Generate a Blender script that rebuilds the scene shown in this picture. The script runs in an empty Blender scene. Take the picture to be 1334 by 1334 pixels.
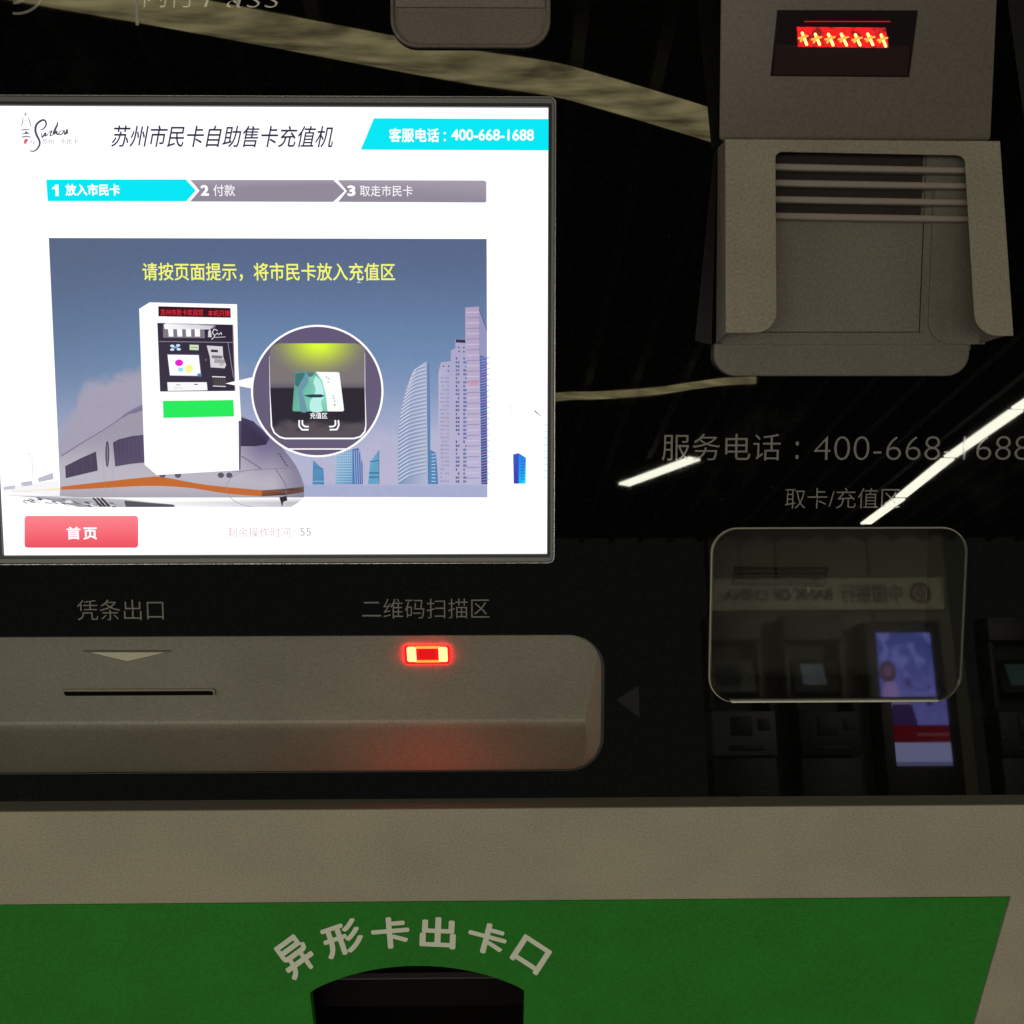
import bpy, bmesh, math, random
import numpy as np
from mathutils import Matrix, Vector, noise
from mathutils.geometry import tessellate_polygon
random.seed(7)
sc = bpy.context.scene
C = sc.collection

# ------------------------------------------------------------------ camera and frames
F = 1450.0                      # focal length for the 1334 px wide photograph
LEAN = math.radians(20.8)       # the glass front leans back by this much
O = Vector((0, 0, 1.12))        # foot of the camera's perpendicular on the glass
DIST = 0.68903
def rot_cam(p, y, r):
    Rx = Matrix.Rotation(p, 3, 'X'); Ry = Matrix.Rotation(y, 3, 'Y'); Rz = Matrix.Rotation(r, 3, 'Z')
    return Rz @ Rx @ Ry
RC = rot_cam(math.radians(6.3835), math.radians(.943), math.radians(.0346))
LM = Matrix(((1, 0, 0), (0, math.sin(LEAN), -math.cos(LEAN)), (0, math.cos(LEAN), math.sin(LEAN))))
PANEL = Matrix.Translation(O) @ LM.to_4x4()
CAM = (PANEL @ Vector((0, 0, DIST)))
cam_rot = LM @ RC.transposed()
cd = bpy.data.cameras.new('camera'); cam = bpy.data.objects.new('camera', cd); C.objects.link(cam)
cam.matrix_world = Matrix.Translation(CAM) @ cam_rot.to_4x4()
cd.sensor_width = 36; cd.lens = 36 * F / 1334; cd.clip_start = .02; cd.clip_end = 200
sc.camera = cam

# ------------------------------------------------------------------ light
w = bpy.data.worlds.new('World'); sc.world = w; w.use_nodes = True
w.node_tree.nodes['Background'].inputs[0].default_value = (.85, .92, .70, 1)
w.node_tree.nodes['Background'].inputs[1].default_value = .08
sc.view_settings.view_transform = 'Standard'; sc.view_settings.look = 'None'
sc.view_settings.exposure = 0; sc.view_settings.gamma = 1
def area(name, loc, target, sx, sy, power, col):
    l = bpy.data.lights.new(name, 'AREA'); l.shape = 'RECTANGLE'; l.size = sx; l.size_y = sy
    l.energy = power; l.color = col
    o = bpy.data.objects.new(name, l); C.objects.link(o); o.location = loc
    o.rotation_euler = (Vector(target) - Vector(loc)).to_track_quat('-Z', 'Y').to_euler()
    return o
area('hall_light_row', (-4.8, -3.4, 2.9), (0, 0, 1.0), 2.4, 4.4, 62, (1, .95, .83))
area('hall_light_row', (5.4, -3.2, 2.9), (0, 0, 1.0), 2.2, 4.0, 46, (1, .94, .81))
area('added_front_fill', (-1.9, -6.0, 2.98), (-1.9, -6.0, 0), 4.2, 3.4, 240, (1, .95, .83))  # unseen panel added for soft frontal light on the machine
area('added_bank_fill', (4.5, -4.9, 2.95), (2.3, -8.8, 2.1), 1.2, 2.2, 235, (1, .95, .74))  # unseen light added to brighten the bank wall and its sign

# ------------------------------------------------------------------ projection helpers (layout of real points)
def ray(px, py):
    return cam_rot @ Vector(((px - 667) / F, -(py - 667) / F, -1))
def shift(M, d):                # a frame moved out along its own normal
    return M @ Matrix.Translation((0, 0, d))
def G(M, px, py, d=0.0):        # point of plane (frame M, height d) seen at that place, in frame coordinates
    Mi = M.inverted(); c = Mi @ CAM; q = Mi.to_3x3() @ ray(px, py)
    t = (d - c.z) / q.z
    return (c.x + q.x * t, c.y + q.y * t)
def mirror(px, py, axis, val):  # real point whose mirror image in the glass is seen there
    Pi = PANEL.inverted(); q = Pi.to_3x3() @ ray(px, py); t = -DIST / q.z
    P = PANEL @ Vector((q.x * t, q.y * t, 0)); r = LM @ Vector((q.x, q.y, -q.z))
    k = (val - P[axis]) / r[axis]
    return P + r * k

def lin(c):
    f = lambda v: ((v / 255) / 12.92 if v / 255 <= .04045 else ((v / 255 + .055) / 1.055) ** 2.4)
    return tuple(f(v) for v in c[:3])

# ------------------------------------------------------------------ materials
def mat(name):
    m = bpy.data.materials.new(name); m.use_nodes = True
    return m, m.node_tree, m.node_tree.nodes['Principled BSDF']
def paint(name, col, rough=.5, metal=0, grain=.12, gscale=900, bump=.25, spec=.5):
    m, nt, b = mat(name); N = nt.nodes.new; L = nt.links.new
    tc = N('ShaderNodeTexCoord'); n1 = N('ShaderNodeTexNoise'); n1.inputs['Scale'].default_value = gscale
    n1.inputs['Detail'].default_value = 3; n2 = N('ShaderNodeTexNoise'); n2.inputs['Scale'].default_value = 14
    n2.inputs['Detail'].default_value = 5
    L(tc.outputs['Object'], n1.inputs['Vector']); L(tc.outputs['Object'], n2.inputs['Vector'])
    mx = N('ShaderNodeMix'); mx.data_type = 'RGBA'; mx.inputs[6].default_value = (*[c * (1 - grain) for c in col], 1)
    mx.inputs[7].default_value = (*[c * (1 + grain) for c in col], 1)
    ad = N('ShaderNodeMath'); ad.operation = 'MULTIPLY_ADD'; ad.inputs[1].default_value = .68
    m2 = N('ShaderNodeMath'); m2.operation = 'MULTIPLY'; m2.inputs[1].default_value = .32
    L(n2.outputs[0], m2.inputs[0]); L(n1.outputs[0], ad.inputs[0]); L(m2.outputs[0], ad.inputs[2])
    rm = N('ShaderNodeMapRange'); rm.inputs[1].default_value = .3; rm.inputs[2].default_value = .7
    L(ad.outputs[0], rm.inputs[0]); L(rm.outputs[0], mx.inputs[0]); L(mx.outputs[2], b.inputs['Base Color'])
    bp = N('ShaderNodeBump'); bp.inputs['Strength'].default_value = bump; bp.inputs['Distance'].default_value = .0003
    L(n1.outputs[0], bp.inputs['Height']); L(bp.outputs[0], b.inputs['Normal'])
    b.inputs['Roughness'].default_value = rough; b.inputs['Metallic'].default_value = metal
    b.inputs['Specular IOR Level'].default_value = spec
    return m
def glow(name, col, s, base=(.02, .02, .02)):
    m, nt, b = mat(name); b.inputs['Base Color'].default_value = (*base, 1)
    b.inputs['Emission Color'].default_value = (*col, 1); b.inputs['Emission Strength'].default_value = s
    b.inputs['Roughness'].default_value = .3
    return m
M_cab = paint('cream grey powder coat', (.43, .39, .285), .55, grain=.24, gscale=620)
M_tray = paint('warm grey moulded plastic', (.285, .27, .215), .55, grain=.24, gscale=620)
M_unit = paint('satin grey metal', (.165, .137, .110), .5, grain=.26, gscale=620)
M_base = paint('dull dark grey metal', (.17, .152, .122), .5, grain=.26, gscale=620)
M_edge = paint('worn bare edge', (.42, .40, .33), .4)
M_green = paint('green enamel', (.030, .245, .026), .55, grain=.24, gscale=620, spec=.3)
M_cream = paint('cream vinyl lettering', (.90, .93, .74), .6, grain=.06)
M_grey_print = paint('grey screen print', (.27, .255, .23), .03, grain=.1, bump=0)
M_pale_print = paint('pale screen print', (.85, .80, .68), .03, grain=.1, bump=0)
M_dark = paint('black plastic', (.012, .010, .010), .4, grain=.2)
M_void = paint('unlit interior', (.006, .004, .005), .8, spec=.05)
M_bezel = paint('dark grey bezel', (.19, .19, .19), .38, grain=.08)
M_chrome = paint('polished bezel edge', (.35, .35, .34), .25, metal=.8)
M_side = paint('white outer casing', (.55, .53, .45), .5)
M_pocket = paint('pickup pocket grey', (.30, .295, .26), .7, grain=.1)
M_red_dim = glow('red lens', (1, .0, .004), 1.0)
_n = M_red_dim.node_tree; _t = _n.nodes.new('ShaderNodeTexNoise'); _t.inputs['Scale'].default_value = 260; _c = _n.nodes.new('ShaderNodeTexCoord')
_m = _n.nodes.new('ShaderNodeMapRange'); _m.inputs[1].default_value = .35; _m.inputs[2].default_value = .65; _m.inputs[3].default_value = .25; _m.inputs[4].default_value = 1.5
_n.links.new(_c.outputs['Object'], _t.inputs['Vector']); _n.links.new(_t.outputs[0], _m.inputs[0]); _n.links.new(_m.outputs[0], _n.nodes['Principled BSDF'].inputs['Emission Strength'])
M_red = glow('red scanner glow', (1, .0, .0005), 38)
M_core = glow('scanner core', (1, .002, .006), .75)
M_led = glow('yellow white led', (1, .26, .03), 2.0)
M_led2 = glow('white hot led', (1, .74, .20), 2.2)

# black glass with faint smears
M_glass, nt, b = mat('black glass'); N = nt.nodes.new; L = nt.links.new
b.inputs['Base Color'].default_value = (.0035, .0032, .004, 1); b.inputs['IOR'].default_value = 1.5
tc = N('ShaderNodeTexCoord'); n1 = N('ShaderNodeTexNoise'); n1.inputs['Scale'].default_value = 9; n1.inputs['Detail'].default_value = 8
n1.inputs['Roughness'].default_value = .65
mp = N('ShaderNodeMapRange'); mp.inputs[1].default_value = .45; mp.inputs[2].default_value = .75
mp.inputs[3].default_value = .009; mp.inputs[4].default_value = .03
L(tc.outputs['Object'], n1.inputs['Vector']); L(n1.outputs[0], mp.inputs[0]); L(mp.outputs[0], b.inputs['Roughness'])
# dust film: a little diffuse grey, patchy
n2 = N('ShaderNodeTexNoise'); n2.inputs['Scale'].default_value = 420; n2.inputs['Detail'].default_value = 2
mr = N('ShaderNodeMapRange'); mr.inputs[1].default_value = .35; mr.inputs[2].default_value = .8
mr.inputs[3].default_value = .001; mr.inputs[4].default_value = .0055
L(tc.outputs['Object'], n2.inputs['Vector']); L(n2.outputs[0], mr.inputs[0])
cb = N('ShaderNodeCombineColor')
sm_ = N('ShaderNodeMapRange'); sm_.inputs[1].default_value = .60; sm_.inputs[2].default_value = .78; sm_.inputs[3].default_value = 0; sm_.inputs[4].default_value = .010
L(n1.outputs[0], sm_.inputs[0]); ad_ = N('ShaderNodeMath'); ad_.operation = 'ADD'; L(sm_.outputs[0], ad_.inputs[0]); L(mr.outputs[0], ad_.inputs[1])
vo = N('ShaderNodeTexVoronoi'); vo.inputs['Scale'].default_value = 130; L(tc.outputs['Object'], vo.inputs['Vector'])
vs = N('ShaderNodeMapRange'); vs.inputs[1].default_value = .05; vs.inputs[2].default_value = .03; vs.inputs[3].default_value = 0; vs.inputs[4].default_value = .07
L(vo.outputs['Distance'], vs.inputs[0]); vw = N('ShaderNodeMath'); vw.operation = 'MULTIPLY'; vt = N('ShaderNodeMath'); vt.operation = 'GREATER_THAN'; vt.inputs[1].default_value = .80
L(vo.outputs['Color'], vt.inputs[0]); L(vs.outputs[0], vw.inputs[0]); L(vt.outputs[0], vw.inputs[1])
ad2 = N('ShaderNodeMath'); ad2.operation = 'ADD'; L(ad_.outputs[0], ad2.inputs[0]); L(vw.outputs[0], ad2.inputs[1])
for i in range(3): L(ad2.outputs[0], cb.inputs[i])
L(cb.outputs[0], b.inputs['Base Color'])

# clear smoky flap: transparent plus Fresnel mirror
M_pane, nt, b = mat('smoky acrylic'); nt.nodes.remove(b); N = nt.nodes.new; L = nt.links.new
out = nt.nodes['Material Output']; tr = N('ShaderNodeBsdfTransparent'); tr.inputs[0].default_value = (.60, .60, .59, 1)
gl = N('ShaderNodeBsdfGlossy'); gl.inputs['Roughness'].default_value = .022; gl.inputs[0].default_value = (.9, .9, .9, 1)
fr = N('ShaderNodeFresnel'); fr.inputs[0].default_value = 1.52; ms = N('ShaderNodeMixShader')
L(fr.outputs[0], ms.inputs[0]); L(tr.outputs[0], ms.inputs[1]); L(gl.outputs[0], ms.inputs[2]); L(ms.outputs[0], out.inputs[0])

# display pixels: colour attribute shown by the backlight
M_lcd, nt, b = mat('lit display'); at = nt.nodes.new('ShaderNodeAttribute'); at.attribute_name = 'Col'
nt.links.new(at.outputs['Color'], b.inputs['Emission Color']); b.inputs['Emission Strength'].default_value = 1
b.inputs['Base Color'].default_value = (.01, .01, .01, 1); b.inputs['Roughness'].default_value = .09
b.inputs['Specular IOR Level'].default_value = .025

# ------------------------------------------------------------------ object helpers
def link(name, me, m, parent, M=Matrix.Identity(4), label=None):
    o = bpy.data.objects.new(name, me); C.objects.link(o)
    if m is not None:
        me.materials.clear(); me.materials.append(m)
    if parent is not None:
        o.parent = parent; o.matrix_parent_inverse = WORLD[parent.name].inverted()
    o.matrix_basis = M; WORLD[o.name] = M.copy()
    if label: o['label'] = label
    return o
WORLD = {}
def thing(name, label, cat, loc=(0, 0, 0), group=None):
    o = bpy.data.objects.new(name, None); C.objects.link(o); o.location = loc; o.empty_display_size = .1
    WORLD[o.name] = Matrix.Translation(loc); o['label'] = label; o['category'] = cat
    if group: o['group'] = group
    return o
def tag(o, label=None, cat=None, group=None, kind=None):
    for k, v in (('label', label), ('category', cat), ('group', group), ('kind', kind)):
        if v: o[k] = v
    return o
def finish(me, ang=35, big=0):
    areas = sorted((p.area for p in me.polygons), reverse=True)
    for p in me.polygons: p.use_smooth = True
    if big == 'z':
        for p in me.polygons: p.use_smooth = abs(p.normal.z) < .999
    elif big:
        for p in me.polygons: p.use_smooth = p.area < areas[min(big, len(areas)) - 1] * .999
    me.set_sharp_from_angle(angle=math.radians(ang))
    return me
def bake(cu):
    o = bpy.data.objects.new('tmp', cu); C.objects.link(o)
    bpy.context.view_layer.update()
    me = bpy.data.meshes.new_from_object(o.evaluated_get(bpy.context.evaluated_depsgraph_get()))
    bpy.data.objects.remove(o); bpy.data.curves.remove(cu)
    return me
def rounded(x0, y0, x1, y1, r, n=8):
    if not isinstance(r, (tuple, list)): r = (r,) * 4           # bl, br, tr, tl
    P = []
    for (cx, cy, rr, a0) in ((x0, y0, r[0], 180), (x1, y0, r[1], 270), (x1, y1, r[2], 0), (x0, y1, r[3], 90)):
        ox = cx + rr * (1 if cx == x0 else -1); oy = cy + rr * (1 if cy == y0 else -1)
        if rr <= 0: P.append((cx, cy)); continue
        for k in range(n + 1):
            a = math.radians(a0 + 90 * k / n); P.append((ox + rr * math.cos(a), oy + rr * math.sin(a)))
    return P
def rpix(M, d, x0, y0, x1, y1, r, n=8):     # rounded rectangle of the frame from picture corners
    a = G(M, x0, y1, d); b_ = G(M, x1, y0, d)
    return rounded(a[0], a[1], b_[0], b_[1], r, n)
def plate(name, outer, holes, w0, w1, m, parent, M=PANEL, bevel=0, label=None):
    cu = bpy.data.curves.new('c', 'CURVE'); cu.dimensions = '2D'; cu.fill_mode = 'BOTH'
    for P in [outer] + list(holes):
        s = cu.splines.new('POLY'); s.points.add(len(P) - 1); s.use_cyclic_u = True
        for i, p in enumerate(P): s.points[i].co = (p[0], p[1], 0, 1)
    cu.extrude = (w1 - w0) / 2 - bevel; cu.bevel_depth = bevel; cu.bevel_resolution = 3; cu.offset = -bevel
    me = bake(cu); me.transform(Matrix.Translation((0, 0, (w0 + w1) / 2)))
    return link(name, finish(me, 35, 'z'), m, parent, M, label)
def hexa(name, P, m, parent, M=PANEL, bevel=0, label=None, seg=3):      # 8 points: lower four (w low), upper four
    bm = bmesh.new(); v = [bm.verts.new(p) for p in P]
    for f in ((3, 2, 1, 0), (4, 5, 6, 7), (0, 1, 5, 4), (1, 2, 6, 5), (2, 3, 7, 6), (3, 0, 4, 7)):
        bm.faces.new([v[i] for i in f])
    bmesh.ops.recalc_face_normals(bm, faces=bm.faces)
    if bevel: bmesh.ops.bevel(bm, geom=bm.edges[:], offset=bevel, segments=seg, profile=.5, affect='EDGES')
    me = bpy.data.meshes.new(name); bm.to_mesh(me); bm.free()
    return link(name, finish(me, 35, 6), m, parent, M, label)
def box(name, x0, x1, y0, y1, z0, z1, m, parent, M=Matrix.Identity(4), bevel=0, label=None):
    P = [(x0, y0, z0), (x1, y0, z0), (x1, y1, z0), (x0, y1, z0), (x0, y0, z1), (x1, y0, z1), (x1, y1, z1), (x0, y1, z1)]
    return hexa(name, P, m, parent, M, bevel, label)
def text_mesh(s, offset=0, shear=0, spacing=1, thick=0):
    bold = offset if offset > 0 else 0
    if bold: offset = 0
    cu = bpy.data.curves.new('t', 'FONT'); cu.body = s; cu.size = 1; cu.offset = offset; cu.shear = shear
    cu.space_character = spacing; cu.extrude = thick; cu.resolution_u = 4
    me = bake(cu)
    if bold:                    # heavier weight: the outline swept round a small circle
        bm = bmesh.new()
        for k in range(9):
            a = 2 * math.pi * k / 8; dx, dy = (0, 0) if k == 8 else (bold * math.cos(a), bold * math.sin(a))
            n0 = len(bm.verts); bm.from_mesh(me); bm.verts.ensure_lookup_table()
            for v in bm.verts[n0:]: v.co.x += dx; v.co.y += dy; v.co.z = k * .0012
        bm.to_mesh(me); bm.free()
    return me
def col_attr(me, cols):
    a = me.color_attributes.new('Col', 'FLOAT_COLOR', 'POINT')
    a.data.foreach_set('color', np.array([(*c, 1) for c in cols], dtype=np.float32).ravel())
def text(name, s, M, d, bx, m, parent, offset=0, shear=0, spacing=1, rgb=None, rot=0, mirror_x=False, thick=.00006):
    """lettering fitted to a picture box lying on the frame"""
    me = text_mesh(s, offset, shear, spacing, 0)
    co = np.array([v.co[:] for v in me.vertices]); lo, hi = co.min(0), co.max(0)
    if rot == 0:
        a = G(M, bx[0], bx[3], d); b_ = G(M, bx[2], bx[1], d)
        a2 = G(M, bx[0], bx[1], d)
        sx = (b_[0] - a[0]) / (hi[0] - lo[0]); sy = (b_[1] - a[1]) / (hi[1] - lo[1])
        for v in me.vertices:
            v.co = (a[0] + (v.co.x - lo[0]) * sx, a[1] + (v.co.y - lo[1]) * sy, d + v.co.z * .0008)
    else:                       # box = centre x, centre y, size px
        for v in me.vertices:
            x = ((v.co.x - (lo[0] + hi[0]) / 2)) / (hi[0] - lo[0]) * bx[2]; y = ((v.co.y - (lo[1] + hi[1]) / 2)) / (hi[1] - lo[1]) * bx[3]
            X = x * math.cos(rot) - y * math.sin(rot); Y = x * math.sin(rot) + y * math.cos(rot)
            v.co = (*G(M, bx[0] + X, bx[1] - Y, d), d + v.co.z * .004)
    if rgb is not None:
        col_attr(me, [rgb] * len(me.vertices)); m = M_lcd
    return link(name, me, m, parent, M)

# =================================================================== THE MACHINE
hinge = PANEL @ Vector((0, G(PANEL, 667, 1041)[1], 0))
YC = hinge.y - .008                                 # plane of the cabinet front
CABF = Matrix(((1, 0, 0, 0), (0, 0, -1, YC), (0, 1, 0, 0), (0, 0, 0, 1)))
BACK = 0.42
tm = thing('ticket_machine', 'city card vending machine with lit touch screen, black glass front and green lower panel', 'ticket machine', (0, .1, 0))

# openings in the glass
tray_tl = G(PANEL, -30, 828); tray_br = G(PANEL, 783, 1001)
TR = (-.40, G(PANEL, 667, 1002.5)[1], G(PANEL, 783, 900)[0], G(PANEL, 667, 827.5)[1])   # x0 y0 x1 y1
tray_hole = rounded(TR[0], TR[1], TR[2], TR[3], .021, 10)
scr = (-.3047, -.1036, .0333, .1668)
BZ = .0045
bez_out = rounded(scr[0] - BZ, scr[1] - BZ - .0006, scr[2] + .0040, scr[3] + BZ + .0008, .0035, 6)
fl_x0, fl_y0 = G(PANEL, 922, 914); fl_x1, fl_y1 = G(PANEL, 1260, 686)
flap_out = rounded(fl_x0, fl_y0, fl_x1, fl_y1, .0165, 10)
flap_hole = rounded(fl_x0 + .0012, fl_y0 + .0012, fl_x1 - .0012, fl_y1 - .0012, .0155, 10)
vbot = G(PANEL, 667, 1041)[1]
glass = plate('glass_front', rounded(-.43, vbot - .002, .42, .56, 0), [tray_hole, bez_out, flap_hole], -.004, 0, M_glass, tm)
# ---------------- cabinet body
zh = hinge.z
box('outer_casing', -.50, -.432, YC - .03, BACK, .0, 2.0, M_side, tm, bevel=.004)
box('outer_casing', .422, .49, YC - .03, BACK, .0, 2.0, M_side, tm, bevel=.004)
top = PANEL @ Vector((0, .56, 0))
box('header_box', -.432, .422, YC - .02, BACK - .002, top.z + .004, 1.998, M_side, tm, bevel=.003)
box('back_casing', -.4315, .4215, BACK - .03, BACK - .003, .002, top.z + .002, M_side, tm)

# ---------------- touch screen
SC = -.0015
def PL(layer): return SC + .00005 * layer
screen_me = bpy.data.meshes.new('touch_screen')
screen_me.from_pydata([(scr[0], scr[1], SC), (scr[2], scr[1], SC), (scr[2], scr[3], SC), (scr[0], scr[3], SC)], [], [(0, 1, 2, 3)])
W = (1.15, 1.15, 1.18)
col_attr(screen_me, [W] * 4)
screen = link('touch_screen', screen_me, M_lcd, tm, PANEL)
plate('screen_housing', rounded(scr[0] - .003, scr[1] - .003, scr[2] + .003, scr[3] + .003, 0), [], -.03, -.0042, M_dark, tm)
bz = plate('screen_bezel', bez_out, [rounded(scr[0] - .0008, scr[1] - .0008, scr[2] + .0006, scr[3] + .0008, 0)], -.004, .0006, M_bezel, tm, bevel=.0006)
bo = rounded(scr[0] - BZ - .0007, scr[1] - BZ - .0013, scr[2] + .0047, scr[3] + BZ + .0015, .0042, 6)
plate('bezel_rim', bo, [bez_out], -.001, .0013, M_chrome, bz, bevel=.0002)
bi = rounded(scr[0] - .0020, scr[1] - .0021, scr[2] + .0019, scr[3] + .0021, 0)
plate('inner_lip', bi, [rounded(scr[0] - .0001, scr[1] - .0001, scr[2] + .0001, scr[3] + .0001, 0)], -.001, .0009, M_dark, bz)

def conv(x0, y0, s): return lambda P: [(x0 + x * s, y0 + y * s) for x, y in P]
z1 = conv(0, 120, .27736); z2 = conv(360, 120, .27736); z3 = conv(0, 480, .27736); z4 = conv(360, 480, .27736)
zt = conv(60, 480, .26237); z5 = conv(160, 370, .20243); z6 = conv(320, 410, .14243); zl = conv(0, 130, .11244)
zb = conv(430, 380, .22489)
ident = lambda P: P
class Draw:
    """coloured flat shapes on the display, one mesh"""
    def __init__(s, name, layer): s.n = name; s.l = layer; s.V = []; s.Fc = []; s.K = []
    def poly(s, P, c, dl=0):
        P = [Vector((x, y, 0)) for x, y in P]; b0 = len(s.V); d = PL(s.l + dl)
        cs = c if isinstance(c, list) else [c] * len(P)
        for p, k in zip(P, cs):
            s.V.append((*G(PANEL, p.x, p.y, d), d)); s.K.append(k if max(k) <= 1.7 and isinstance(k[0], float) else lin(k))
        for t in tessellate_polygon([P]): s.Fc.append(tuple(b0 + i for i in t))
    def grid(s, x0, y0, x1, y1, nx, ny, f, dl=0, edge=None):
        b0 = len(s.V); d = PL(s.l + dl)
        for j in range(ny + 1):
            for i in range(nx + 1):
                u, v = i / nx, j / ny; x = x0 + (x1 - x0) * u; y = y0 + (y1 - y0) * v
                if edge: x, y = edge(u, v)
                s.V.append((*G(PANEL, x, y, d), d)); s.K.append(lin(f(x, y)))
        for j in range(ny):
            for i in range(nx):
                a = b0 + j * (nx + 1) + i; s.Fc.append((a, a + nx + 1, a + nx + 2, a + 1))
    def line(s, P, wd, c, dl=0):
        wd = wd if isinstance(wd, (list, tuple)) else [wd] * len(P)
        for i in range(len(P) - 1):
            a, b_ = Vector(P[i]), Vector(P[i + 1]); t = (b_ - a)
            if t.length < 1e-6: continue
            n = Vector((-t.y, t.x)).normalized(); e = t.normalized() * .15
            wa, wb = wd[i] / 2, wd[i + 1] / 2
            s.poly([tuple(a - e + n * wa), tuple(b_ + e + n * wb), tuple(b_ + e - n * wb), tuple(a - e - n * wa)], c, dl)
    def end(s, parent=None):
        me = bpy.data.meshes.new(s.n); me.from_pydata(s.V, [], s.Fc); col_attr(me, s.K)
        return link(s.n, me, M_lcd, parent or screen, PANEL)
def smooth(P, n=6):             # Catmull-Rom through the points
    Q = []; P = [P[0]] + list(P) + [P[-1]]
    for i in range(1, len(P) - 2):
        p0, p1, p2, p3 = [Vector(p) for p in P[i - 1:i + 3]]
        for k in range(n):
            t = k / n
            Q.append(tuple(.5 * ((2 * p1) + (-p0 + p2) * t + (2 * p0 - 5 * p1 + 4 * p2 - p3) * t * t + (-p0 + 3 * p1 - 3 * p2 + p3) * t ** 3)))
    Q.append(tuple(P[-2])); return Q
def fbm(x, y, o=5): return noise.fractal(Vector((x, y, 3.3)), 1.0, 2.0, o)
def mix(a, b_, t): t = max(0, min(1, t)); return tuple(p + (q - p) * t for p, q in zip(a, b_))
def sstep(a, b_, x): t = max(0, min(1, (x - a) / (b_ - a))); return t * t * (3 - 2 * t)

# picture: sky with clouds
def picx(u, v):
    xl = 63.5 + (79 - 63.5) * v; xr = 634 + 1.0 * v
    return xl + (xr - xl) * u, (310 + 1.3 * u) + (336.5 + .2 * u) * v
def skycol(x, y):
    t = (y - 310) / 337
    c = mix((88, 104, 138), (108, 137, 176), sstep(0, .52, t)); c = mix(c, (176, 178, 208), sstep(.42, .86, t))
    c = mix(c, (92, 104, 128), .5 * sstep(330, 60, x) * (1 - t))
    n = fbm(x * .018, y * .022)
    edge = float(np.interp(x, (70, 80, 96, 108, 122, 150, 185, 230), (590, 560, 532, 497, 487, 484, 476, 470))) + 9 * n + 9 * fbm(x * .09, y * .09)
    c = mix(c, (163, 158, 178), sstep(edge - 6, edge + 16, y) * sstep(345, 240, x))
    e2 = 565 - (x - 480) * .05 + 16 * n
    c = mix(c, (183, 181, 208), .8 * sstep(e2 - 14, e2 + 24, y) * sstep(330, 480, x))
    g = 1 + .02 * fbm(x * .5, y * .5, 2)
    if y > 631: c = mix(c, (160, 168, 205), .75)
    return tuple(v * g for v in c)
d = Draw('sky_picture', 1); d.grid(0, 0, 0, 0, 150, 96, skycol, edge=picx); d.end()

# page background faint print beside the picture
d = Draw('pale_train_picture', 2)
d.poly([(2, 634), (30, 632), (76, 626), (78.5, 646), (60, 645), (4, 640)], (246, 246, 250))
for q in ([(18, 556), (70, 548), (72, 566), (18, 570)], [(100, 535), (150, 528), (152, 548), (100, 556)], [(178, 515), (248, 490), (252, 520), (182, 534)]):
    d.poly(z3(q), (190, 190, 205))
d.line(z3([(150, 410), (152, 495)]), .8, (150, 200, 220)); d.line(z3([(135, 398), (140, 404)]), .8, (120, 120, 130))
d.line(z3([(60, 580), (282, 566)]), 1.6, (255, 225, 150))
d.end(); d = Draw('pale_tower_picture', 3)
for k in range(26):
    x = 1155 + (k % 5) * 17 + random.uniform(-3, 3); y = 740 + (k // 5) * 62 + random.uniform(-8, 8)
    d.line(zb([(x, y), (x + 10, y + 3)]), .8, (205, 212, 228))
d.line(zb([(1185, 690), (1222, 722)]), [1.8, .6], (120, 120, 140)); d.line(zb([(1045, 650), (1050, 700)]), .7, (190, 190, 200))
for k in range(9): d.line(zb([(1240, 770 + k * 38), (1256, 774 + k * 38)]), 2.5, (215, 245, 255))
d.end(); d = Draw('blue_building_picture', 3)
d.poly(zb([(1060, 942), (1092, 935), (1092, 1112), (1064, 1112)]), [(60, 90, 200), (50, 80, 190), (40, 60, 180), (60, 60, 170)])
d.poly(zb([(1092, 935), (1135, 962), (1133, 1112), (1090, 1112)]), [(30, 120, 230), (40, 130, 230), (0, 225, 250), (20, 170, 240)])
for k in range(7): d.line(zb([(1108, 985 + k * 17), (1126, 982 + k * 17)]), 1.3, (20, 110, 200), 1)
d.end()

# train
d = Draw('train_picture', 3)
topP = smooth([(78, 596), (100, 583), (139, 559.5), (165, 541), (185, 530), (215, 524), (260, 526), (300, 536), (318, 543.5), (336, 554), (362, 577), (383, 603), (392, 620)])
bot = [(395.5, 640), (388, 653), (379, 660.5), (228, 660.5), (190, 655), (140, 650), (79, 647)]
def traincol(x, y):
    c = mix((156, 151, 168), (186, 182, 194), sstep(560, 620, y)); c = mix(c, (170, 165, 178), sstep(630, 647, y))
    p = sstep(300, 345, x) * sstep(640, 560, y); c = mix(c, (104, 96, 134), p * .95)
    c = mix(c, (120, 112, 140), .75 * sstep(352, 392, x))
    return c
def vfill(top, botf, n, f, D, dl=0, ny=10):
    xs = [p[0] for p in top]; b0 = len(D.V); dd = PL(D.l + dl)
    for (x, y0) in top:
        y1 = botf(x)
        for j in range(ny + 1):
            y = y0 + (y1 - y0) * j / ny; D.V.append((*G(PANEL, x, y, dd), dd)); D.K.append(lin(f(x, y)))
    for i in range(len(top) - 1):
        for j in range(ny):
            a = b0 + i * (ny + 1) + j; D.Fc.append((a, a + 1, a + ny + 2, a + ny + 1))
vfill(topP + [(396, 632)], lambda x: 648, 0, traincol, d)
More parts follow.
